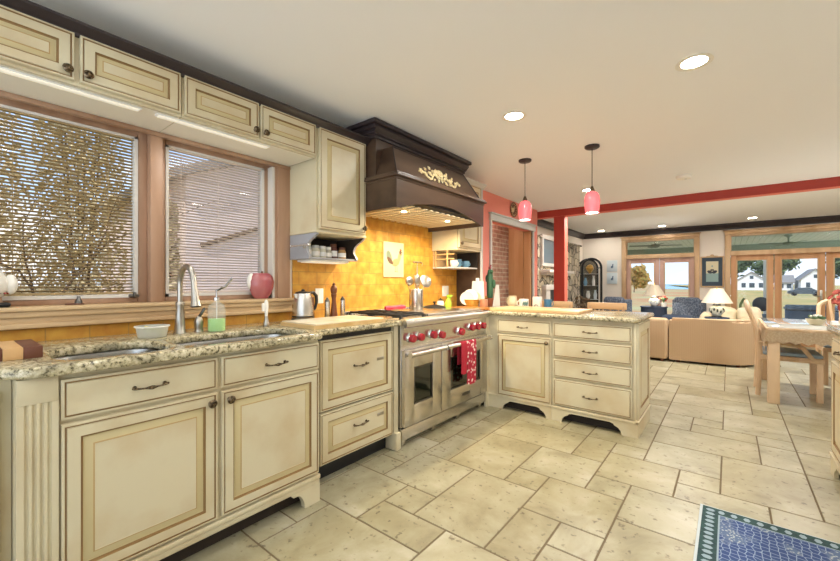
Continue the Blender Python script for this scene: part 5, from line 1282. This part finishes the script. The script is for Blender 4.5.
foot_set(t, ((1.0, 6.95), (1.7, 6.95), (1.0, 7.8), (1.7, 7.8)))
t = thing('sofa', 'cream sofa with plump cushions facing the windows, beyond the striped sofa', 'sofa', (2.55, 8.6, 0))
b = B(); soft(b, 2.10, 2.26, 8.24, 8.98, .05, .66, .06); obj('arm', b, 'sofa_cr', t)
b = B(); soft(b, 2.26, 2.94, 8.74, 8.98, .05, .70, .07); obj('back', b, 'sofa_cr', t)
b = B(); b.box(2.26, 2.94, 8.26, 8.74, .05, .30, bev=.02); obj('seat_base', b, 'sofa_cr', t)
for x0, x1, a in ((2.27, 2.60, .18), (2.605, 2.935, -.1)):
    b = B(); soft(b, x0, x1, 8.25, 8.74, .30, .46, .05); obj('seat_cushion', b, 'sofa_cr', t)
    b = B(); soft(b, x0, x1, 8.52, 8.74, .44, .78, .09, rot=Matrix.Rotation(.15, 3, 'X') @ Matrix.Rotation(a, 3, 'Y')); obj('back_cushion', b, 'sofa_cr', t)
foot_set(t, ((2.16, 8.3), (2.78, 8.3), (2.16, 8.92), (2.78, 8.92)))
# lamp on a small table between the sofas
LX, LY, LZ = 2.345, 7.98, .6305
t = thing('side_table', 'dark round side table behind the striped sofa, under the large lamp', 'table', (LX, LY, 0))
b = B(); b.rev([(.16, .605), (.165, .61), (.165, .625), (.16, .63), (0, .63)], (LX, LY, 0), n=28); obj('table_top', b, 'navy', t)
b = B(); b.rev([(.12, 0), (.12, .02), (.03, .04), (.025, .605)], (LX, LY, 0), n=16); obj('pedestal', b, 'navy', t)
def table_lamp(x, y, z0, s, bodymat, bandmat, label):
    t = thing('table_lamp', label, 'table lamp', (x, y, z0))
    b = B(); b.rev([(.075 * s, 0), (.075 * s, .012 * s), (.06 * s, .022 * s)], (x, y, z0), n=24); obj('lamp_base', b, 'iron', t)
    b = B(); b.rev([(.05 * s, .022 * s), (.062 * s, .035 * s), (.095 * s, .085 * s), (.102 * s, .12 * s), (.088 * s, .16 * s), (.05 * s, .185 * s), (.045 * s, .20 * s)], (x, y, z0), n=28); bd = obj('jar_body', b, bodymat, t)
    b = B()
    for k in range(13):
        a = 2 * PI * k / 13
        b.ball((x + .093 * s * math.cos(a), y + .093 * s * math.sin(a), z0 + .115 * s + .02 * s * math.sin(k * 2.2)), .026 * s, 8, 6, sc=(.6, .6, 1.1))
    obj('painted_pattern', b, bandmat, bd)
    b = B(); b.rev([(.055 * s, .20 * s), (.06 * s, .21 * s), (.04 * s, .235 * s), (.012 * s, .245 * s), (.010 * s, .30 * s)], (x, y, z0), n=20); obj('neck', b, 'iron', t)
    b = B(); b.rev([(.215 * s, .24 * s), (.085 * s, .475 * s), (.082 * s, .475 * s), (.21 * s, .24 * s)], (x, y, z0), n=36, cap=False); obj('lamp_shade', b, 'shade', t)
    b = B(); b.rev([(.006 * s, .30 * s), (.006 * s, .49 * s), (.014 * s, .5 * s), (0, .515 * s)], (x, y, z0), n=10); obj('finial', b, 'brass', t)
M['shade'] = pm('linen_shade', '#dccfb8', .85); M['jar_white'] = pm('porcelain_jar', '#c9cfc6', .25); M['jar_ink'] = pm('dark_blue_paint', '#2f3d3a', .35)
lamp('table_lamp_light', 'POINT', (LX, LY, LZ + .36), 4, (1, .95, .86), .03)
lamp('table_lamp_light', 'POINT', (1.335, 8.95, 1.05), 16, (1, .95, .86), .03)
table_lamp(LX, LY, LZ, .98, 'jar_white', 'jar_ink', 'large ginger-jar table lamp with pale shade, behind the striped sofa back')
# wing chairs, tables and far lamp by the windows
M['wing'] = pm('blue_grey_damask', '#414b5b', .9, var=('#717a88', 34, (1, 1, 1), .45, .58))
def wing_chair(x, y, rz, label):
    t = thing('wing_chair', label, 'armchair', (x, y, 0), rz)
    b = B(); soft(b, -.33, .33, -.30, .28, .14, .40, .05); obj('seat_base', b, 'wing', t, local=True)
    b = B(); soft(b, -.25, .25, -.34, .20, .40, .53, .05); obj('seat_cushion', b, 'wing', t, local=True)
    b = B(); soft(b, -.30, .30, .18, .34, .36, .98, .075, rot=Matrix.Rotation(-.10, 3, 'X')); obj('back', b, 'wing', t, local=True)
    for sx in (-1, 1):
        b = B(); soft(b, sx * .33 - .06, sx * .33 + .06, -.30, .28, .30, .64, .055); b_ = B(); obj('arm', b, 'wing', t, local=True)
        b = B(); soft(b, sx * .31 - .04, sx * .31 + .04, .02, .30, .58, .93, .04); obj('wing', b, 'wing', t, local=True)
    for px, py in ((-.27, -.24), (.27, -.24), (-.27, .24), (.27, .24)): b = B(); b.cyl((px, py, 0), (px, py, .15), .018, .026, 10); obj('leg', b, 'walnut', t, local=True)
    return t
t = wing_chair(.78, 8.80, PI - .5, 'blue-grey damask wing chair left of the far lamp, below the left French door')
t.scale = (.76, .76, .93)
dup(t, (1.92, 9.42, 0), PI * .9, 'blue-grey damask wing chair right of the far lamp, beside the cream sofa')
t = thing('side_table', 'navy draped side table carrying the far lamp', 'table', (1.32, 8.95, 0))
b = B(); b.rev([(.24, .0), (.235, .3), (.225, .70)], (1.32, 9.0, 0), n=36); obj('cloth_skirt', b, 'navy', t)
b = B(); b.rev([(.24, .70), (.24, .722), (0, .722)], (1.32, 9.0, 0), n=36); obj('table_top', b, 'navy', t)
table_lamp(1.335, 8.95, .7225, .90, 'white', 'tile_white', 'smaller white table lamp with pale shade by the left French doors')
t = thing('ottoman', 'navy upholstered ottoman beyond the gap between the striped sofas', 'ottoman', (1.78, 8.2, 0))
b = B(); b.box(1.56, 2.0, 8.0, 8.4, .10, .62, bev=.05, seg=4); obj('cushion', b, 'navy', t)
for x in (1.62, 1.94):
    for y in (8.06, 8.34): b = B(); b.cyl((x, y, 0), (x, y, .11), .018, .022); obj('leg', b, 'walnut', t)
M['green_lf'] = pm('plant_leaf', '#4f6b45', .7); M['red_fl'] = pm('red_blossom', '#c2452f', .7)
t = thing('potted_plant', 'small plant with red and white blossoms beside the far lamp', 'plant', (1.52, 8.85, .7225)); px, py = 1.50, 8.92
b = B(); b.rev([(.04, 0), (.055, .08), (.05, .08)], (px, py, .7225), n=16); obj('pot', b, 'white', t)
b = B(); random.seed(8)
tips = []
for k in range(9):
    a = random.random() * 2 * PI; tip = (px + .08 * math.cos(a) * random.random(), py + .07 * math.sin(a), .84 + .12 * random.random()); tips.append(tip); b.tube([(px, py, .79), ((px + tip[0]) / 2, (py + tip[1]) / 2, .9), tip], .005, 5)
    b.ball(((px + tip[0]) / 2, (py + tip[1]) / 2, .88), .03, 8, 5, sc=(1, .6, .5))
obj('stems', b, 'green_lf', t)
b = B(); [b.ball(q, .022, 8, 6) for q in tips[::2]]; obj('blossom', b, 'red_fl', t)
M['candle_grn'] = pm('green_wrought', '#4f6136', .5)
t = thing('candle_holder', 'twisted green wrought candle holder near the French doors, behind the cream sofa', 'candle holder', (2.66, 9.3, 0)); px, py = 2.70, 9.3
b = B(); b.rev([(.12, 0), (.12, .015), (.03, .03)], (px, py, 0), n=20); obj('base', b, 'candle_grn', t)
b = B(); b.tube([(px + .035 * math.sin(k * .55), py + .035 * math.cos(k * .55), .02 + k * .037) for k in range(25)], .02, 8); obj('stem', b, 'candle_grn', t)

# ------------------------------------------------------------------ DINING SET
M['lace'] = pm('lace_cloth', '#dcc5a0', .9, var=('#e8d6b8', 60, (1, 1, 1), .45, .6)); M['pickled'] = pm('pickled_oak', '#d9bc98', .5, var=('#c6a47c', 9, (1, 1, .15), .4, .65))
M['seat_blue'] = pm('slate_blue_seat', '#93a6b2', .8); M['glasstop'] = pm('glass_table_top', '#d5d6cf', .05, spec=.9, coat=.6)
TX0, TX1, TY0, TY1 = 2.785, 4.25, 5.13, 6.45
t = thing('dining_table', 'pale oak dining table with lace runner and glossy top, behind the buffet', 'dining table', ((TX0 + TX1) / 2, (TY0 + TY1) / 2, 0))
b = B(); b.box(TX0, TX1, TY0, TY1, .72, .75, bev=.006); obj('table_top', b, 'pickled', t)
b = B(); b.box(TX0 + .02, TX1 - .02, TY0 + .02, TY1 - .02, .7505, .757, bev=.002); obj('glass_top', b, 'glasstop', t)
b = B(); b.box(TX0 + .02, TX1 - .02, TY0 + .015, TY0 + .04, .62, .72); b.box(TX0 + .02, TX1 - .02, TY1 - .04, TY1 - .015, .62, .72); b.box(TX0 + .015, TX0 + .04, TY0 + .04, TY1 - .04, .62, .72); b.box(TX1 - .04, TX1 - .015, TY0 + .04, TY1 - .04, .62, .72); obj('apron', b, 'pickled', t)
for x in (TX0 + .06, TX1 - .06):
    for y in (TY0 + .06, TY1 - .06): b = B(); b.box(x - .045, x + .045, y - .045, y + .045, 0, .62, bev=.006); obj('leg', b, 'pickled', t)
b = B()
n = 34; pts_t, pts_b = [], []
for i in range(n + 1): x = TX0 - .004 + (TX1 - TX0) * i / n; pts_t.append((x, TY0 - .004, .722)); pts_b.append((x, TY0 - .008, .622 - .022 * abs(math.sin(i * PI / 2 * 1.0)) - (.0)))
m_ = [(TX0 - .006, TY0 - .004 + .5 * i / 12, .722) for i in range(12, -1, -1)]; mb = [(TX0 - .012, TY0 - .006 + .5 * i / 12, .60 - .03 * (i % 2) - .09 * max(0, 1 - i / 4)) for i in range(12, -1, -1)]
T_ = b.vs(m_ + pts_t); D__ = b.vs(mb + pts_b)
for i in range(len(T_) - 1): b.face((T_[i], T_[i + 1], D__[i + 1], D__[i]))
bmesh.ops.solidify(b.bm, geom=list(b.bm.faces), thickness=.003)
o = obj('lace_tablecloth', b, 'lace'); tag(o, 'cream lace cloth edge hanging round the dining table', 'tablecloth')
def dining_chair(x, y, rz, label, arms=True):     # local: faces +Y, back at -Y
    t = thing('dining_chair', label, 'chair', (x, y, 0), rz)
    k = lambda *a: obj(a[0], a[1], a[2], t, local=True)
    b = B(); b.box(-.225, .225, -.23, .25, .385, .435, bev=.008); k('seat_frame', b, 'pickled')
    b = B(); b.box(-.215, .215, -.21, .245, .435, .475, bev=.018, seg=3); k('seat_cushion', b, 'seat_blue')
    for sx in (-1, 1):
        b = B(); b.box(sx * .20 - .024, sx * .20 + .024, .195, .243, 0, .39, bev=.005); k('leg', b, 'pickled')
        b = B(); b.tube([(sx * .20, -.245, 0), (sx * .20, -.232, .25), (sx * .20, -.225, .45), (sx * .20, -.25, .70), (sx * .185, -.31, .885)], [.022, .023, .024, .022, .02], 8); k('leg', b, 'pickled')
        if arms: b = B(); b.tube([(sx * .205, -.235, .565), (sx * .235, -.10, .575), (sx * .24, .04, .565), (sx * .23, .10, .53), (sx * .215, .17, .42)], [.018, .02, .022, .02, .02], 8); k('arm', b, 'pickled')
    b = B(); b.tube([(-.185, -.31, .87)] + [(-.185 * math.cos(a), -.315 - .02 * math.sin(a), .885 + .10 * math.sin(a)) for a in [PI * i / 10 for i in range(11)]] + [(.185, -.31, .87)], .022, 8); k('top_rail', b, 'pickled')
    b = B()
    for q in (-.07, 0, .07): b.tube([(q * .6, -.225, .45), (q, -.25, .70), (q * 1.3, -.325, .98)], [.016, .013, .015], 8)
    k('back_splat', b, 'pickled')
    return t
t = dining_chair(2.985, 5.67, -PI / 2, 'pale oak armchair with blue seat at the left end of the dining table')
dup(t, (3.58, 6.72, 0), PI, 'pale oak hoop-back chair on the far side of the dining table, near the door')
M['petal_w'] = pm('white_blossom', '#ece9df', .8)
t = thing('flower_bowl', 'cream oval bowl with green and white flowers on the dining table', 'bowl', (3.28, 5.72, .7575)); px, py = 3.20, 5.66
b = B(); b.rev([(.045, 0), (.065, .025), (.078, .062), (.073, .062), (.058, .025), (0, .012)], (px, py, .7575), n=28, cap=False, sx=1.1); obj('bowl', b, 'cream', t)
b = B(); random.seed(2)
for k in range(22): a = random.random() * 2 * PI; r = .055 * random.random(); b.ball((px + r * math.cos(a), py + r * math.sin(a), .825 + .025 * random.random()), .016, 7, 5, sc=(1.3, .8, .6))
obj('leaves', b, 'green_lf', t)
b = B()
for k in range(8): a = k * .8; r = .045 * ((k * 37 % 10) / 10); b.ball((px + r * math.cos(a), py + r * math.sin(a), .845 + .01 * (k % 2)), .011, 8, 6)
obj('blossom', b, 'petal_w', t)
t = thing('napkin_stack', 'stack of white napkins beside the flower bowl on the dining table', 'napkins', (3.44, 5.60, .7575))
b = B(); b.box(3.30, 3.38, 5.56, 5.66, .7577, .81, bev=.008); obj('napkins', b, 'paper', t)
b = B(); b.box(3.296, 3.384, 5.60, 5.612, .80, .813, bev=.003); obj('weight_bar', b, 'nickel', t)
# ------------------------------------------------------------------ OUTDOORS
M['grass'] = pm('dry_lawn', '#bfa468', .95, var=('#9c9858', .25, (1, 1, 1), .4, .65)); M['dune'] = pm('dune_grass', '#c08d5c', .95, var=('#b5b07a', .12, (1, 1, 1), .42, .6))
M['leaf_litter'] = pm('leaf_litter', '#a8926a', .95, var=('#8a7a50', 1.5, (1, 1, 1), .4, .6))
M['lake'] = pm('lake_water', '#3fa0b4', .2, var=('#2b83a6', .02, (1, .2, 1), .4, .6)); M['siding'] = pm('white_siding', '#e8ebee', .7); M['pink_siding'] = stripe_mat('pale_siding', '#efdcd2', '#c9b3a8', 'Z', 7)
M['roof'] = pm('grey_roof', '#8d8a86', .9); M['bark'] = pm('bark', '#5d4a3a', .95); M['autumn'] = pm('autumn_leaf', '#c39a5a', .9, var=('#8f8a4a', 3, (1, 1, 1), .4, .6))
M['ever'] = pm('evergreen', '#4d6247', .95, var=('#6f8054', 1.5, (1, 1, 1), .4, .6)); M['shrub_leaf'] = pm('tan_shrub_leaf', '#e2d0a6', .95, var=('#b09a68', 2.5, (1, 1, 1), .4, .6))
M['porch_green'] = stripe_mat('green_porch_boards', '#eaf2de', '#cbd8ba', 'X', 8, .6); M['porch_beam'] = pm('porch_beam', '#93a088', .7); M['deck'] = pm('deck_boards', '#c2b7a6', .9); M['car'] = pm('car_paint', '#3a4552', .3, coat=.5); M['cover_blue'] = pm('slate_blue_cover', '#6d86a8', .85)
M['slate'] = pm('slate_paint', '#566474', .7)
M['window_dark'] = pm('dark_window', '#4a5560', .2)
b = B()
v = b.vs([(1.7, 15.2, -.35), (90, 15.2, -.35), (90, 100, -1.15), (3.0, 100, -1.15), (90, 112, -.40), (3.0, 112, -.40), (200, 400, -.4), (-40, 400, -.4)]); b.face(v[:4]); b.face((v[3], v[2], v[4], v[5])); b.face((v[5], v[4], v[6], v[7]))
o = link('lawn', b, 'grass'); o['kind'] = 'structure'
b = B(); v = b.vs([(-80, 15.2, -.55), (2.2, 15.2, -.5), (3.4, 160, -.95), (-400, 160, -.95), (-900, 900, -.95), (100, 900, -.95)]); b.face(v[:4]); b.face((v[3], v[2], v[5], v[4]))
o = link('dune_ground', b, 'dune'); o['kind'] = 'structure'
b = B(); v = b.vs([(-18.5, 158, -.9), (20, 158, -.9), (60, 890, -.9), (-116, 890, -.9)]); b.face(v)
o = link('lake', b, 'lake'); o['kind'] = 'structure'
b = B(); v = b.vs([(-400, -300, -.9), (-.17, -300, -.6), (-.17, 15, -.6), (-400, 300, -.9)]); b.face(v)
o = link('side_yard', b, 'leaf_litter'); o['kind'] = 'structure'
# porch
b = B(); b.box(-.5, 9.5, FAR + .17, 15.2, -.25, -.04)
o = link('porch_floor', b, 'deck'); o['kind'] = 'structure'
b = B(); b.box(-1.5, 9.5, FAR + .17, 15.3, 2.33, 2.40)
o = link('porch_ceiling', b, 'porch_green'); o['kind'] = 'structure'
b = B(); b.box(-1.5, 9.5, 15.0, 15.2, 2.12, 2.33)
o = link('porch_beam', b, 'porch_beam'); o['kind'] = 'structure'
def fan(x, y, label):
    t = thing('ceiling_fan', label, 'ceiling fan', (x, y, 2.0))
    b = B(); b.rev([(.07, 0), (.07, -.03), (.02, -.05), (.014, -.16), (.09, -.17), (.10, -.22), (.06, -.25), (0, -.26)], (x, y, 2.33), n=20); obj('motor', b, 'porch_beam', t)
    for k in range(4):
        a = k * PI / 2 + .35; b = B(); b.box(x + .10, x + .58, y - .06, y + .06, 2.125, 2.133, bev=.003, rot=Matrix.Rotation(a, 3, 'Z') @ Matrix.Rotation(.2, 3, 'X'), piv=(x, y, 2.13)); obj('blade', b, 'porch_beam', t)
fan(1.05, 11.3, 'ceiling fan on the porch seen through the left transom window'); fan(3.60, 12.6, 'ceiling fan on the porch seen through the right transom window')
for x, lab in ((3.33, 'white porch post seen through the right French doors'), (7.4, 'white porch post at the right end of the porch')):
    b = B(); b.box(x - .045, x + .045, 15.02, 15.11, -.04, 2.12); o = obj('porch_post', b, 'siding'); tag(o, lab, 'post')
t = thing('patio_tub', 'slate-blue covered patio tub on the porch outside the right French doors', 'tub', (4.1, 11.8, -.04))
b = B(); soft(b, 3.5, 4.75, 11.3, 12.2, -.04, .70, .04); obj('cover', b, 'cover_blue', t)
b = B(); b.box(3.48, 4.77, 11.28, 12.22, .60, .64, bev=.01); obj('cover_band', b, 'slate', t)
t = thing('patio_chair', 'dark blue round-backed patio chair outside the left door of the right unit', 'chair', (3.1, 11.7, -.04))
b = B(); soft(b, 2.75, 3.25, 11.45, 11.95, .25, .48, .06); obj('seat', b, 'cover_blue', t)
b = B(); b.ball((3.08, 11.9, .70), .16, 18, 12, sc=(1, .5, 1.05)); obj('back', b, 'slate', t)
for x, y in ((2.8, 11.5), (3.2, 11.5), (2.8, 11.9), (3.2, 11.9)): b = B(); b.cyl((x, y, -.04), (x, y, .3), .02); obj('leg', b, 'car', t)
t = thing('patio_stool', 'small white stool on the porch beside the round-backed chair', 'stool', (3.42, 11.6, -.04))
b = B(); b.rev([(.14, .40), (.15, .44), (0, .445)], (3.33, 11.25, 0), n=20); obj('seat', b, 'siding', t)
for k in range(3): a = k * 2.1; b = B(); b.cyl((3.33 + .14 * math.cos(a), 11.25 + .14 * math.sin(a), -.04), (3.33 + .08 * math.cos(a), 11.25 + .08 * math.sin(a), .41), .014); obj('leg', b, 'siding', t)
# houses and car
def house(x0, x1, y0, y1, z0, ze, zr, label, wins, along='X', wall='siding'):
    t = thing('house', label, 'house', ((x0 + x1) / 2, (y0 + y1) / 2, z0))
    b = B(); b.box(x0, x1, y0, y1, z0, ze)
    if along == 'Y': b.prism([(x0, ze), (x1, ze), ((x0 + x1) / 2, zr)], lambda u, v, n: (u, n, v), y0, y1)
    else: b.prism([(y0, ze), (y1, ze), ((y0 + y1) / 2, zr)], lambda u, v, n: (n, u, v), x0, x1)
    obj('wall', b, wall, t)
    b = B(); o_ = .35
    if along == 'Y':
        m = (x0 + x1) / 2; k = (zr - ze) / (m - x0)
        for s in (-1, 1):
            xe = m + s * ((x1 - x0) / 2 + o_); b.hexa([(m, y0 - o_, zr + .02), (xe, y0 - o_, zr - k * abs(xe - m)), (xe, y1 + o_, zr - k * abs(xe - m)), (m, y1 + o_, zr + .02), (m, y0 - o_, zr + .25), (xe, y0 - o_, zr - k * abs(xe - m) + .2), (xe, y1 + o_, zr - k * abs(xe - m) + .2), (m, y1 + o_, zr + .25)])
    else:
        m = (y0 + y1) / 2; k = (zr - ze) / (m - y0)
        for s in (-1, 1):
            ye = m + s * ((y1 - y0) / 2 + o_); b.hexa([(x0 - o_, m, zr + .02), (x1 + o_, m, zr + .02), (x1 + o_, ye, zr - k * abs(ye - m)), (x0 - o_, ye, zr - k * abs(ye - m)), (x0 - o_, m, zr + .25), (x1 + o_, m, zr + .25), (x1 + o_, ye, zr - k * abs(ye - m) + .2), (x0 - o_, ye, zr - k * abs(ye - m) + .2)])
    obj('roof', b, 'roof', t)
    for x, z, w, h in wins:
        b = B(); b.box(x, x + w, y0 - .06, y0 - .01, z, z + h); obj('window', b, 'window_dark', t)
    return t
house(3.9, 8.9, 112, 120, -.45, 1.7, 3.5, 'white gabled house far across the lawn, left of the dark car', [(4.7, .2, .7, 1.0), (6.0, .2, .9, 1.0), (7.6, .2, .7, 1.0), (6.1, 2.1, .6, .7)], 'Y')
house(10.6, 13.2, 114, 120, -.45, 1.3, 2.7, 'low white house wing far across the lawn, between the gabled houses', [(11.0, .1, .7, .9), (12.2, .1, .7, .9)], 'X')
house(13.95, 18.2, 110, 120, -.45, 1.9, 3.9, 'large white gabled house far across the lawn, behind the dark car', [(14.7, .3, .6, 1.0), (16.4, .3, .6, 1.0), (15.8, 2.2, .5, .7)], 'Y')
t = thing('car', 'dark car parked on the far side of the lawn before the white houses', 'car', (13.2, 98, -1.12)); cx, cy_, cz = 13.2, 98, -1.12
b = B(); b.prism([(-2.3, .35), (-2.25, .85), (-1.5, 1.0), (-.9, 1.45), (.7, 1.48), (1.4, 1.02), (2.2, .88), (2.3, .35)], lambda u, v, n: (cx + u, n, cz + v), cy_ - .9, cy_ + .9); obj('body', b, 'car', t)
b = B(); b.prism([(-1.3, 1.02), (-.85, 1.38), (.62, 1.40), (1.15, 1.02)], lambda u, v, n: (cx + u, n, cz + v), cy_ - .92, cy_ + .92); obj('side_window', b, 'window_dark', t)
for dx in (-1.4, 1.4):
    for y in (cy_ - .85, cy_ + .85): b = B(); b.cyl((cx + dx, y - .1, cz + .34), (cx + dx, y + .1, cz + .34), .34, n=20); obj('wheel', b, 'black', t)
# trees: trunk and branches, leaf cards for the crown
def leaves(b, cs, n, size, rnd):
    for c, r in cs:
        for k in range(n):
            d = Vector((rnd.gauss(0, 1), rnd.gauss(0, 1), rnd.gauss(0, 1))).normalized() * r * rnd.random() ** .4
            p = Vector(c) + d; u = Vector((rnd.gauss(0, 1), rnd.gauss(0, 1), rnd.gauss(0, 1))).normalized(); v = u.orthogonal().normalized(); s = size * (.6 + .8 * rnd.random())
            b.face(b.vs([p - u * s, p + v * s * .5, p + u * s, p - v * s * .5]))
def branch(b, p, d, ln, r, depth, rnd, tips):
    pts = [Vector(p)]; q = Vector(d).normalized()
    for i in range(4):
        q = (q + Vector((rnd.gauss(0, .16), rnd.gauss(0, .16), rnd.gauss(.03, .12)))).normalized(); pts.append(pts[-1] + q * ln / 4)
    b.tube(pts, [r * (1 - .16 * i) for i in range(5)], 6); tips.append(pts[-1])
    if depth:
        for k in range(3):
            s = pts[2 + k % 3]; e = (q + Vector((rnd.gauss(0, .7), rnd.gauss(0, .7), rnd.gauss(.2, .4)))).normalized(); branch(b, s, e, ln * .72, r * .5, depth - 1, rnd, tips)
def tree(name, label, x, y, z, h, crown, mat, seed, n=90, size=.2, depth=3, group=None, spread=1.0):
    rnd = random.Random(seed); t = thing(name, label, 'tree' if 'tree' in name else 'shrub', (x, y, z), group=group)
    b = B(); tips = []; branch(b, (x, y, z - .05), (rnd.gauss(0, .08), rnd.gauss(0, .08), 1), h * .42, h * (.022 if crown else .012), depth, rnd, tips); obj('trunk', b, 'bark', t)
    if crown:
        b = B(); cs = [(tuple(Vector((x, y, z)) + (p - Vector((x, y, z))) * spread), crown) for p in tips]; leaves(b, cs, n, size, rnd); obj('foliage', b, mat, t)
    return t
tree('bare_tree', 'bare branching tree outside the left kitchen window', -3.5, .75, -.7, 3.6, 0, 'autumn', 21, 7, .07, 3)
tree('bare_tree', 'second bare tree outside, at the left edge of the left kitchen window', -3.9, -.6, -.7, 4.2, 0, 'autumn', 5, 6, .07, 3)
def shrub(x, y, z, rx, h, label, mat, seed, n=1500, size=.09, group=None):
    rnd = random.Random(seed); t = thing('shrub', label, 'shrub', (x, y, z), group=group); b = B()
    for k in range(n):
        a, q = rnd.random() * 2 * PI, rnd.random() ** .5; zz = rnd.random()
        rr_ = rx * q * (1 - .25 * zz ** 3); p = Vector((x + rr_ * math.cos(a), y + rr_ * math.sin(a), z + h * zz)); u = Vector((rnd.gauss(0, 1), rnd.gauss(0, 1), rnd.gauss(0, 1))).normalized(); v = u.orthogonal().normalized(); s = size * (.6 + .8 * rnd.random())
        b.face(b.vs([p - u * s, p + v * s * .5, p + u * s, p - v * s * .5]))
    obj('foliage', b, mat, t); b = B()
    for k in range(6): a = k * 1.05; b.tube([(x, y, z - .03), (x + rx * .3 * math.cos(a), y + rx * .3 * math.sin(a), z + h * .5), (x + rx * .5 * math.cos(a), y + rx * .5 * math.sin(a), z + h * .9)], .02, 5)
    obj('stem', b, 'bark', t)
for i, (x, y, rx, h, n, lab) in enumerate(((-8.2, -2.4, 1.2, 7.2, 9000, 'tall tan-leaved thicket shrub outside, beyond the left photo edge'), (-8.4, .15, 1.05, 7.4, 9000, 'tall tan-leaved thicket shrub outside the left window, behind the bare tree at left'), (-8.9, 2.05, .85, 7.2, 9000, 'tall tan-leaved thicket shrub outside the left window, at its right side'), (-15.5, .6, 3.3, 3.6, 7000, 'wide tan hedge far outside the left window, behind the thicket shrubs'), (-5.2, 2.48, .27, 3.3, 3600, 'narrow brown shrub at the left side of the right kitchen window'))):
    shrub(x, y, -.7, rx, h, lab, 'shrub_leaf', 30 + i, n, .055)
house(-14, -7.0, 3.5, 11.0, -.75, 3.6, 5.2, 'neighbouring house with pale pink siding outside the right kitchen window', [], 'X', 'pink_siding')
t = thing('gutter_pipe', 'slanting dark pipe on the neighbouring house outside the right window', 'pipe', (-6.94, 4.6, 2.0))
b = B(); b.cyl((-6.94, 3.8, 2.05), (-6.94, 5.6, 2.75), .05); obj('pipe', b, 'bark', t)
for i, (x, y, z, h, c, mt, lab) in enumerate(((-12.8, 90, -.8, 5.2, .9, 'autumn', 'autumn tree by the lake seen through the left French door'), (3.5, 132, -.5, 9.5, 1.7, 'ever', 'evergreen tree behind the left white house'), (11.5, 134, -.5, 9.5, 1.8, 'ever', 'evergreen tree behind the low house wing'), (21.5, 136, -.5, 10, 1.8, 'ever', 'tall evergreen tree behind the large gabled house'), (28, 128, -.5, 10, 1.9, 'ever', 'evergreen tree right of the large gabled house'), (36, 118, -.5, 9, 1.8, 'autumn', 'autumn tree far right across the lawn'))):
    tree('far_tree' if mt == 'ever' else 'autumn_tree', lab, x, y, z, h, c, mt, 60 + i, 34, .55, 3)
